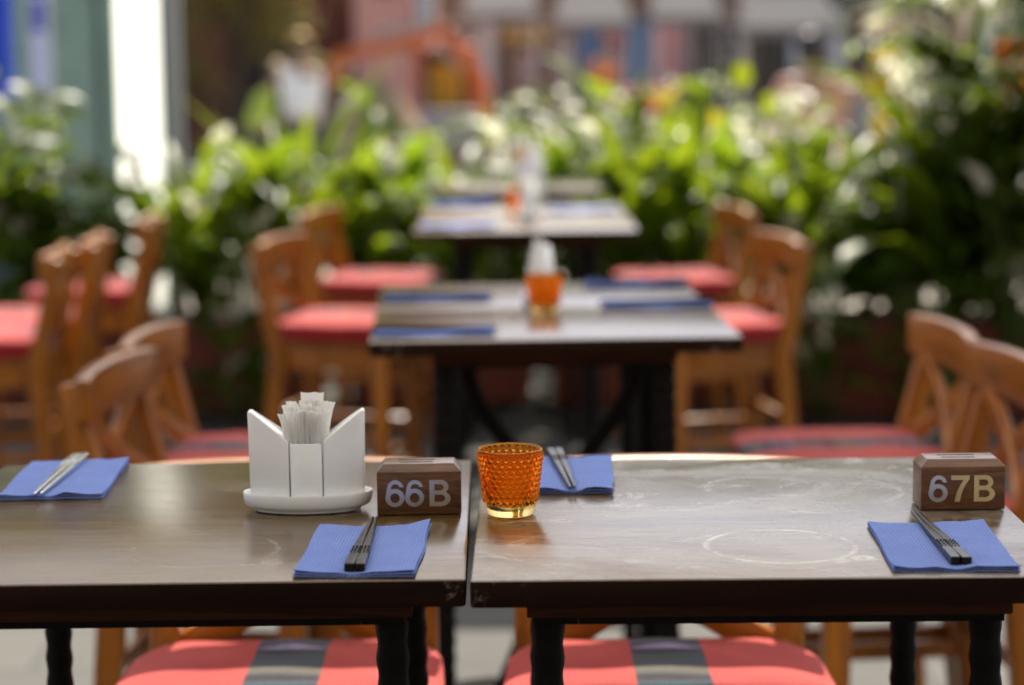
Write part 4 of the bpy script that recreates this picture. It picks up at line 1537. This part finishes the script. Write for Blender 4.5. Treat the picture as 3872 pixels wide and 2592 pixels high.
# kiosk of green tinted panels
t = thing('glass_kiosk', 'kiosk of grey-green tinted panels behind the left end of the hedge', 'kiosk', (-2.55, 13.4, 0), 0)
for x0, x1 in ((-1.6, -0.9), (-0.88, -0.32), (-0.28, 0.02), (0.06, 0.26)):
    g = G(); g.box(((x0 + x1) / 2, 0, 1.5), (x1 - x0, 0.02, 2.9)); g.build('panel', M['greenglass'], t)
for x in (-0.89, -0.30, 0.04):
    g = G(); g.box((x, 0, 1.5), (0.036, 0.05, 2.96)); g.bevel(0.003); g.build('mullion', plain('dark_green_metal', (0.07, 0.11, 0.09), 0.4), t)
g = G(); g.box((-0.65, 0.6, 3.03), (2.1, 1.4, 0.12)); g.bevel(0.01); g.build('roof', M['grey_paint'], t)
g = G(); g.box((-0.65, 1.25, 1.5), (1.9, 0.05, 2.9)); g.build('back_wall', plain('green_grey_wall', (0.36, 0.46, 0.38), 0.7), t)


# ------------------------------------------------------------------ buildings across the street
def building(name, label, loc, w, d, h, wallm, parts):
    t = thing(name, label, 'building', loc, 0)
    g = G(); g.box((0, d / 2, h / 2), (w, d, h)); g.build('wall', M[wallm], t)
    g = G(); g.box((0, d / 2, h + 0.1), (w + 0.3, d + 0.3, 0.2)); g.bevel(0.02); g.build('cornice', M['grey_paint'], t)
    for (nm, mm, x0, x1, z0, z1, dep) in parts:
        g = G(); g.box(((x0 + x1) / 2, -dep / 2 - 0.003, (z0 + z1) / 2), (x1 - x0, dep, z1 - z0)); g.bevel(0.01); g.build(nm, M[mm], t)
    return t


building('red_brown_house', 'dark red-brown house behind the worker in white', (-6.95, 34, 0), 9.3, 8, 12.5, 'red_brown',
         [('doorway', 'dark_in', -0.2, 0.9, 0.01, 2.3, 0.06), ('doorway', 'dark_in', 2.6, 3.7, 0.01, 2.3, 0.06), ('window', 'dark_in', -1.5, -0.9, 1.0, 2.2, 0.05), ('window', 'dark_in', 1.0, 1.9, 1.0, 2.1, 0.05), ('plinth', 'brown', -4.0, -3.25, 0.01, 0.5, 0.1), ('sign_board', 'brown', -1.8, 1.8, 2.5, 3.0, 0.1)])
t = building('pink_house', 'narrow pink house with a pale blue drainpipe beside the excavator', (-1.85, 33, 0), 0.95, 8, 6.2, 'pink_paint',
             [('window', 'dark_in', -0.2, 0.2, 2.4, 3.6, 0.05), ('downpipe', 'ltblue', 0.50, 0.70, 0.01, 4.8, 0.14)])
t = building('beige_shop', 'beige shop with dark doorways behind the orange excavator', (1.9, 52, 0), 7.4, 8, 8.2, 'beige',
             [('doorway', 'dark_in', -3.3, -2.6, 0.01, 2.1, 0.06), ('shop_window', 'brown', -2.2, -0.35, 0.3, 2.1, 0.06), ('shopfront', 'teal', -0.25, 1.45, 0.2, 2.2, 0.1), ('pilaster', 'white_paint', -2.5, -2.3, 0.01, 2.6, 0.15), ('pilaster', 'pink_paint', 1.55, 2.2, 0.01, 2.6, 0.2), ('doorway', 'dark_in', 2.4, 3.5, 0.01, 2.1, 0.06), ('sign_board', 'yellow', -2.1, -0.9, 1.75, 2.0, 0.09), ('sign_board', 'lantern', 0.3, 0.8, 1.5, 1.9, 0.12), ('menu_board', 'cloth_white', -0.62, -0.4, 0.9, 1.6, 0.08), ('fascia', 'brown', -3.6, 3.6, 2.25, 3.1, 0.12), ('window', 'dark_in', -2.8, -1.6, 4.2, 6.2, 0.06), ('window', 'dark_in', -0.6, 0.6, 4.2, 6.2, 0.06), ('window', 'dark_in', 1.6, 2.8, 4.2, 6.2, 0.06)])
t = building('brown_shop', 'dark brown shop beyond the person in salmon', (9.6, 52, 0), 7.8, 8, 8.8, 'brown',
             [('doorway', 'dark_in', -3.7, -2.2, 0.01, 2.1, 0.06), ('pilaster', 'white_paint', -2.0, -1.7, 0.01, 2.4, 0.15), ('shop_window', 'dark_in', -1.4, 0.6, 0.5, 2.1, 0.06), ('pilaster', 'pink_paint', 0.9, 1.4, 0.01, 2.6, 0.15), ('shop_window', 'teal', 1.6, 3.4, 0.5, 2.1, 0.06), ('menu_board', 'cloth_white', -2.9, -2.6, 1.0, 1.7, 0.1), ('sign_board', 'orange', -1.2, 0.2, 1.9, 2.15, 0.1), ('fascia', 'dark_in', -3.8, 3.8, 2.3, 3.2, 0.12), ('window', 'dark_in', -2.6, -1.4, 4.4, 6.4, 0.06), ('window', 'dark_in', 0.2, 1.4, 4.4, 6.4, 0.06)])

# unseen restaurant front behind the camera, added to block sky and bounce fill
M['tan'] = plain('tan_stucco', (0.15, 0.14, 0.12), 0.8, 0, 0.12, 1.0)
t = building('added_restaurant_front', 'unseen tan restaurant front added behind the camera to shape the fill light', (0, -12.5, 0), 26, 8, 7.0, 'tan', [])
for (x0, x1) in ((-9, -6.5), (-5.5, -3), (-1.1, 1.1), (3, 5.5), (6.5, 9)):
    g = G(); g.box(((x0 + x1) / 2, 8.04, 1.3 if x0 < -1.2 or x0 > 1 else 1.25), (x1 - x0, 0.06, 1.6 if x0 < -1.2 or x0 > 1 else 2.4)); g.build('window' if x0 < -1.2 or x0 > 1 else 'doorway', M['dark_in'], t)

# unseen canvas canopy, added to keep the sun off the nearest tables
M['canopy'] = translucent_sheet('cream_canopy_canvas', (0.86, 0.82, 0.75), 0.55)
t = thing('added_shade_canopy', 'unseen cream canvas canopy on four poles, added to shade the nearest tables', 'canopy', (0, 2.75, 0), 0)
g = G()
nx_, ny_ = 16, 12
vv = [[g.bm.verts.new(((i / nx_ - 0.5) * 4.4, (j / ny_ - 0.5) * 4.2, 3.16 - 0.06 * math.sin(math.pi * i / nx_) * math.sin(math.pi * j / ny_))) for j in range(ny_ + 1)] for i in range(nx_ + 1)]
for i in range(nx_):
    for j in range(ny_):
        g.face([vv[i][j], vv[i + 1][j], vv[i + 1][j + 1], vv[i][j + 1]])
g.build('canvas', M['canopy'], t, True)
canopy_root = t
for sx in (-1, 1):
    g = G(); g.bar((sx * 2.2, -2.1, 3.19), (sx * 2.2, 2.1, 3.19), 0.04, 0.05); g.build('beam', M['grey_paint'], t)
    for sy in (-1, 1):
        g = G(); g.bar((sx * 2.2, sy * 2.06, 0), (sx * 2.2, sy * 2.06, 3.16), 0.05, 0.05, (0, 1, 0)); g.build('pole', M['grey_paint'], t)

dup(canopy_root, (0, 6.35, 0), 0, 'unseen narrow cream canvas canopy added to shade the second row of tables', scale=(1.0, 0.36, 1.0))  # second unseen canopy, added so that shade falls on the second row

# awnings: four canvas market awnings on posts in front of the shops
AWG = 'grey canvas awnings across the street'
aw_lab = ['grey canvas awning over the brown shop window, leftmost of the row', 'grey canvas awning over the blue shopfront', 'grey canvas awning over the pink pilaster', 'widest grey canvas awning over the dark doorway, rightmost of the row']
for (x0, x1, zb), lab in zip(((-0.95, 0.62, 2.30), (0.95, 2.55, 2.10), (2.90, 4.40, 2.20), (4.75, 6.90, 1.96)), aw_lab):
    t = thing('canvas_awning', lab, 'awning', ((x0 + x1) / 2, 46, 0), 0, AWG)
    w = x1 - x0
    g = G()
    dpt = 2.2
    v0 = [(-w / 2, -dpt / 2, zb), (w / 2, -dpt / 2, zb), (w / 2 - 0.25, dpt / 2, zb + 0.95), (-w / 2 + 0.25, dpt / 2, zb + 0.95)]
    g.hexa([(x, y, z - 0.02) for x, y, z in v0] + v0)
    g.box((0, -dpt / 2 - 0.012, zb - 0.10), (w, 0.02, 0.20))
    g.build('canvas', M['awning'], t)
    for sx in (-1, 1):
        for sy in (-1, 1):
            g = G()
            zt = zb - 0.03 if sy < 0 else zb + 0.92
            xx = w / 2 - 0.06 if sy < 0 else w / 2 - 0.32
            g.bar((sx * xx, sy * (dpt / 2 - 0.05), 0), (sx * xx, sy * (dpt / 2 - 0.05), zt), 0.05, 0.05, (0, 1, 0)); g.build('pole', M['white_paint'], t)


# ------------------------------------------------------------------ excavator
t = thing('mini_excavator', 'orange mini excavator with its arm stretched out over the street', 'excavator', (-0.70, 24.0, 0), 0)
g = G()
for sy in (-1, 1):
    pass
for sy in (-1, 1):
    g = G()
    prof = []
    for k in range(20):
        a = 2 * math.pi * k / 20
        prof.append((0.58 * math.copysign(abs(math.cos(a)) ** 0.5, math.cos(a)), 0.21 + 0.2 * math.copysign(abs(math.sin(a)) ** 0.8, math.sin(a))))
    g.prism(prof, sy * 0.45 - 0.13, sy * 0.45 + 0.13)
    tr = g.build('track', M['rubber'], t)
    g = G()
    for xx in (-0.4, 0, 0.4):
        g.lathe([(0.0, -0.14), (0.13, -0.14), (0.13, 0.14), (0.0, 0.14)], 14)
    g.bm.free()
g = G(); g.box((0.05, 0, 0.66), (0.95, 0.98, 0.40)); g.bevel(0.06, 3); g.build('engine_body', M['grey_paint'], t, True, 40)
g = G()
for (x, y) in ((-0.32, -0.4), (0.30, -0.4), (-0.32, 0.05), (0.30, 0.05)):
    g.bar((x, y, 0.87), (x * 0.9, y * 0.97, 1.52), 0.06, 0.06, (0, 1, 0))
g.box((-0.01, -0.17, 1.55), (0.74, 0.58, 0.06))
g.bevel(0.01)
cab = g.build('cab', M['orange'], t)
g = G(); g.box((-0.01, 0.03, 1.2), (0.5, 0.03, 0.62)); g.build('rear_window', M['dark_in'], cab)
g = G(); g.box((0.0, -0.1, 0.98), (0.36, 0.36, 0.12)); g.box((0.0, 0.0, 1.2), (0.36, 0.1, 0.4)); g.bevel(0.03); g.build('seat', M['yellow'], t)
g = G()
g.sweep([(0.46, -0.52, 0.72), (0.40, -0.54, 1.18), (0.14, -0.55, 1.58), (-0.10, -0.55, 1.76)], [(0.17, 0.20), (0.17, 0.24), (0.16, 0.24), (0.14, 0.16)], up=(0, 1, 0)); g.bevel(0.015)
g.build('boom', M['orange'], t)
g = G()
g.sweep([(0.02, -0.55, 1.78), (-0.25, -0.55, 1.64), (-0.75, -0.55, 1.55), (-1.12, -0.55, 1.48)], [(0.14, 0.16), (0.15, 0.22), (0.13, 0.17), (0.12, 0.12)], up=(0, 1, 0)); g.bevel(0.012)
g.build('arm', M['orange'], t)
g = G()
g.bar((0.2, -0.55, 1.30), (-0.02, -0.55, 1.58), 0.07, 0.07); g.bar((-0.10, -0.55, 1.87), (-0.75, -0.55, 1.68), 0.07, 0.07)
g.bevel(0.01); g.build('hydraulic_ram', M['steel'], t)
g = G()
g.prism([(-1.05, 1.55), (-1.02, 1.42), (-1.18, 1.18), (-1.36, 1.12), (-1.46, 1.22), (-1.38, 1.28), (-1.24, 1.32), (-1.16, 1.50)], -0.78, -0.32); g.bevel(0.012)
g.build('bucket', M['orange'], t)
g = G(); g.box((0.0, -0.66, 0.30), (1.05, 0.05, 0.26)); g.bevel(0.01); g.build('dozer_blade', M['red_brown'], t)


# ------------------------------------------------------------------ people
def skin(name, verts, edges, rad, mat, parent, sub=2):
    me = bpy.data.meshes.new(name)
    me.from_pydata(verts, edges, [])
    ob = bpy.data.objects.new(name, me)
    COL.objects.link(ob)
    md = ob.modifiers.new('skin', 'SKIN')
    md.use_smooth_shade = True
    md.branch_smoothing = 0.6
    for i, sv in enumerate(me.skin_vertices[0].data):
        rr = rad[i]
        sv.radius = rr if isinstance(rr, tuple) else (rr, rr)
        sv.use_root = i == 0
    ms = ob.modifiers.new('sub', 'SUBSURF')
    ms.levels = sub
    ms.render_levels = sub
    dg = bpy.context.evaluated_depsgraph_get()
    me2 = bpy.data.meshes.new_from_object(ob.evaluated_get(dg))
    me2.name = name
    bpy.data.objects.remove(ob)
    bpy.data.meshes.remove(me)
    me2.materials.clear()
    me2.materials.append(mat)
    me2.polygons.foreach_set('use_smooth', [True] * len(me2.polygons))
    o = bpy.data.objects.new(name, me2)
    COL.objects.link(o)
    o.parent = parent
    return o


def make_person(label, loc, rz, h, shirt, trousers, hair='hair', helmet=None, vest=None, lean=0.0, arms=((0.16, -0.05), (0.16, 0.08)), stride=0.12, long_sleeves=False):
    """standing figure facing -Y locally, height h"""
    t = thing('person', label, 'person', loc, rz, 'people in the street')
    k = h / 1.75
    P = lambda x, y, z: (x * k, (y - lean * max(0, z - 0.95)) * k, z * k)
    hipz, kneez, shz = 0.93, 0.50, 1.43
    V, E, Rr = [], [], []

    def add(p, r, par=None):
        V.append(P(*p)); Rr.append(tuple(q * k for q in r) if isinstance(r, tuple) else r * k)
        if par is not None:
            E.append((par, len(V) - 1))
        return len(V) - 1
    pel = add((0, 0, hipz + 0.04), (0.155, 0.105))
    wai = add((0, 0, 1.10), (0.135, 0.095), pel)
    che = add((0, 0.005, 1.30), (0.155, 0.105), wai)
    nk0 = add((0, 0.01, 1.45), (0.09, 0.07), che)
    nk = add((0, 0.0, 1.52), 0.055, nk0)
    hd0 = add((0, -0.015, 1.58), (0.068, 0.078), nk)
    hd1 = add((0, -0.012, 1.66), (0.077, 0.095), hd0)
    hd2 = add((0, -0.005, 1.725), (0.055, 0.07), hd1)
    legs = []
    for s in (-1, 1):
        st = stride * s
        a = add((s * 0.095, 0, hipz - 0.06), (0.088, 0.09), pel)
        b = add((s * 0.10, -st * 0.6 - 0.02, kneez), 0.060, a)
        b2 = add((s * 0.10, -st * 0.7 + 0.01, kneez - 0.13), 0.058, b)
        c = add((s * 0.10, -st + 0.02, 0.10), 0.040, b2)
        d = add((s * 0.105, -st + 0.02, 0.045), 0.042, c)
        e = add((s * 0.12, -st - 0.15, 0.03), (0.040, 0.028), d)
        ax, ay = arms[0 if s < 0 else 1]
        sh = add((s * 0.185, 0.005, shz - 0.02), 0.062, che)
        el = add((s * (0.20 + ax * 0.35), ay * 0.4 + 0.02, 1.14), 0.044, sh)
        wr = add((s * (0.20 + ax * 0.45), ay - 0.06, 0.90), 0.030, el)
        pm = add((s * (0.20 + ax * 0.45), ay - 0.08, 0.83), (0.022, 0.040), wr)
        bx, by = s * (0.20 + ax * 0.45), ay - 0.08
        for q in range(4):
            f1 = add((bx, by - 0.03 + q * 0.019, 0.775), 0.0095, pm)
            f2 = add((bx - s * 0.012, by - 0.032 + q * 0.019, 0.74 + 0.006 * abs(q - 1.3)), 0.0085, f1)
        t1 = add((bx - s * 0.012, by - 0.055, 0.82), 0.011, pm)
        add((bx - s * 0.02, by - 0.062, 0.785), 0.0095, t1)
    # nose and ears as short stubs on the head
    add((0, -0.118, 1.632), 0.012, hd1)
    for s in (-1, 1):
        add((s * 0.088, 0.005, 1.635), 0.014, hd1)
    skin('body', V, E, Rr, M['skin'], t)
    # eyes and mouth
    g = G()
    for s in (-1, 1):
        g.lathe([(0.0, -0.011), (0.009, -0.006), (0.011, 0.0), (0.009, 0.006), (0.0, 0.011)], 8, P(s * 0.032, -0.098, 1.652))
    g.build('eye', M['hair'], t, True)
    g = G(); g.box(P(0, -0.098, 1.592), (0.045 * k, 0.012 * k, 0.010 * k)); g.bevel(0.003); g.build('mouth', M['red_brown'], t)
    # shirt: torso and sleeves
    V, E, Rr = [], [], []
    a = add((0, 0, 0.90), (0.178, 0.125)); b = add((0, 0, 1.10), (0.165, 0.122), a); c = add((0, 0.005, 1.30), (0.182, 0.130), b); d = add((0, 0.008, 1.455), (0.098, 0.075), c)
    for s in (-1, 1):
        ax, ay = arms[0 if s < 0 else 1]
        sh = add((s * 0.19, 0.005, shz - 0.02), 0.080, c)
        el = add((s * (0.20 + ax * 0.35), ay * 0.4 + 0.02, 1.15), 0.066, sh)
        if long_sleeves:
            add((s * (0.20 + ax * 0.45), ay - 0.055, 0.915), 0.046, el)
    skin('shirt', V, E, Rr, M[shirt], t)
    if vest:
        V, E, Rr = [], [], []
        a = add((0, 0, 0.96), (0.186, 0.134)); b = add((0, 0, 1.12), (0.174, 0.130), a); c = add((0, 0.005, 1.30), (0.192, 0.138), b); d = add((0, 0.008, 1.44), (0.12, 0.085), c)
        skin('vest', V, E, Rr, M[vest], t)
    V, E, Rr = [], [], []
    a = add((0, 0, hipz + 0.03), (0.172, 0.120))
    for s in (-1, 1):
        st = stride * s
        b = add((s * 0.095, 0, hipz - 0.07), (0.102, 0.105), a)
        c = add((s * 0.10, -st * 0.6 - 0.02, kneez), 0.078, b)
        add((s * 0.10, -st + 0.02, 0.10), 0.066, c)
    skin('trousers', V, E, Rr, M[trousers], t)
    for s in (-1, 1):
        V, E, Rr = [], [], []
        st = stride * s
        a = add((s * 0.105, -st + 0.045, 0.048), (0.048, 0.044)); b = add((s * 0.112, -st - 0.06, 0.045), (0.048, 0.042), a); add((s * 0.12, -st - 0.17, 0.036), (0.042, 0.030), b)
        skin('shoe', V, E, Rr, M['rubber'], t, 1)
    if helmet:
        g = G()
        c = P(0, -0.005, 1.665)
        g.lathe([(0.132, -0.004), (0.132, 0.004), (0.112, 0.010), (0.108, 0.05), (0.088, 0.085), (0.05, 0.108), (0.0, 0.115)], 28, c, k, k * 1.14)
        g.build('hard_hat', M[helmet], t, True, 50)
    if hair:
        g = G()
        c = P(0, 0.008, 1.655)
        g.lathe([(0.088, -0.10 if not helmet else -0.05), (0.096, -0.02), (0.095, 0.04), (0.075, 0.085), (0.04, 0.105), (0.0, 0.11)], 20, (c[0], c[1] + 0.028 * k, c[2]), k, k * 1.0)
        g.build('hair', M[hair], t, True)
    return t


worker = make_person('worker in a white shirt and yellow hard hat facing away in the street', (-1.90, 20, 0), R(188), 1.70, 'cloth_white', 'denim', helmet='yellow', long_sleeves=True, arms=((-0.10, -0.16), (-0.10, -0.14)))
make_person('worker in a lime vest bending forward beside the worker in white', (-2.45, 20.6, 0), R(120), 1.40, 'hivis', 'denim', helmet='sauce', vest='hivis', lean=0.5, long_sleeves=True, arms=((0.0, -0.12), (0.0, -0.10)))
make_person('person in a salmon shirt with dark hair, back turned, beyond the hedge', (2.06, 15, 0), R(176), 1.60, 'cloth_salmon', 'denim')
make_person('person in a blue-grey shirt standing right beside the one in salmon', (2.50, 15.4, 0), R(190), 1.52, 'cloth_grey', 'denim')

make_person('person in an orange top standing before the blue shopfront', (1.62, 37, 0), R(170), 1.66, 'cloth_orange', 'denim')
make_person('person in a grey top walking past the brown shop window', (0.35, 40, 0), R(120), 1.68, 'cloth_grey', 'denim')
t = thing('market_stall', 'low market stall with a red cloth before the blue shopfront', 'stall', (2.15, 39, 0), 0)
g = G(); g.box((0, 0, 0.80), (1.3, 0.7, 0.04)); g.box((0, -0.36, 0.62), (1.32, 0.02, 0.38)); g.bevel(0.008); g.build('cloth', M['lantern'], t)
for sx in (-1, 1):
    for sy in (-1, 1):
        g = G(); g.box((sx * 0.6, sy * 0.3, 0.39), (0.05, 0.05, 0.78)); g.build('leg', M['brown'], t)

t = thing('sand_heap', 'tan heap of sand between the worker in white and the excavator', 'sand heap', (-1.42, 22.2, 0), 0)
g = G()
rs = random.Random(3)
prof = [(1.05, 0.0), (0.9, 0.16), (0.72, 0.46), (0.5, 0.82), (0.3, 1.1), (0.14, 1.24), (0.0, 1.28)]
g.lathe(prof, 30, cap=False)
for v_ in g.bm.verts:
    v_.co += Vector((rs.uniform(-.05, .05), rs.uniform(-.05, .05), rs.uniform(-.03, .03) if v_.co.z > 0.05 else 0))
g.build('sand', plain('tan_sand', (0.42, 0.29, 0.16), 0.95, 0, 0.2, 6, 0.01, 40), t, True)
worker.scale = (0.85, 0.9, 0.985)

# yellow banner and red lantern among the tall plants on the right
t = thing('yellow_banner', 'narrow yellow cloth banner hanging from a pole beyond the hedge', 'banner', (2.17, 12.2, 0), R(10))
g = G(); g.bar((0.12, 0.02, 0), (0.12, 0.02, 1.62), 0.035, 0.035, (0, 1, 0)); g.bar((0.12, 0.02, 1.53), (-0.16, 0.02, 1.53), 0.02, 0.02); g.build('pole', M['grey_paint'], t)
g = G()
nn = 10
A, B = [], []
for i in range(nn + 1):
    z = 1.50 - 0.62 * i / nn
    yy = 0.02 + 0.025 * math.sin(i * 0.9)
    A.append([g.bm.verts.new((x, yy + dy, z)) for dy in (-0.003, 0.003) for x in (-0.14, 0.09)])
for a, b in zip(A, A[1:]):
    g.face([a[0], a[1], b[1], b[0]]); g.face([a[3], a[2], b[2], b[3]]); g.face([a[2], a[0], b[0], b[2]]); g.face([a[1], a[3], b[3], b[1]])
g.build('cloth', translucent_sheet('yellow_cloth', (0.72, 0.58, 0.04), 0.45), t, True, 40)
t = thing('paper_lantern', 'red-orange paper lantern on a stand at the right picture edge', 'lantern', (2.77, 12.0, 0), 0)
g = G(); g.bar((0.16, 0.1, 0), (0.16, 0.1, 2.0), 0.03, 0.03, (0, 1, 0)); g.bar((0.16, 0.1, 1.97), (0, 0, 1.97), 0.02, 0.02); g.bar((0, 0, 1.97), (0, 0, 1.56), 0.006, 0.006, (0, 1, 0)); g.build('stand', M['iron'], t)
g = G()
pr = []
for i in range(25):
    f = i / 24
    r_ = 0.05 + 0.065 * math.sin(math.pi * f) ** 0.6 + 0.002 * (i % 2)
    pr.append((r_, 1.22 + 0.34 * f))
g.lathe(pr, 24); g.build('shade', translucent_sheet('lantern_paper', (0.75, 0.12, 0.02), 0.4), t, True, 60)
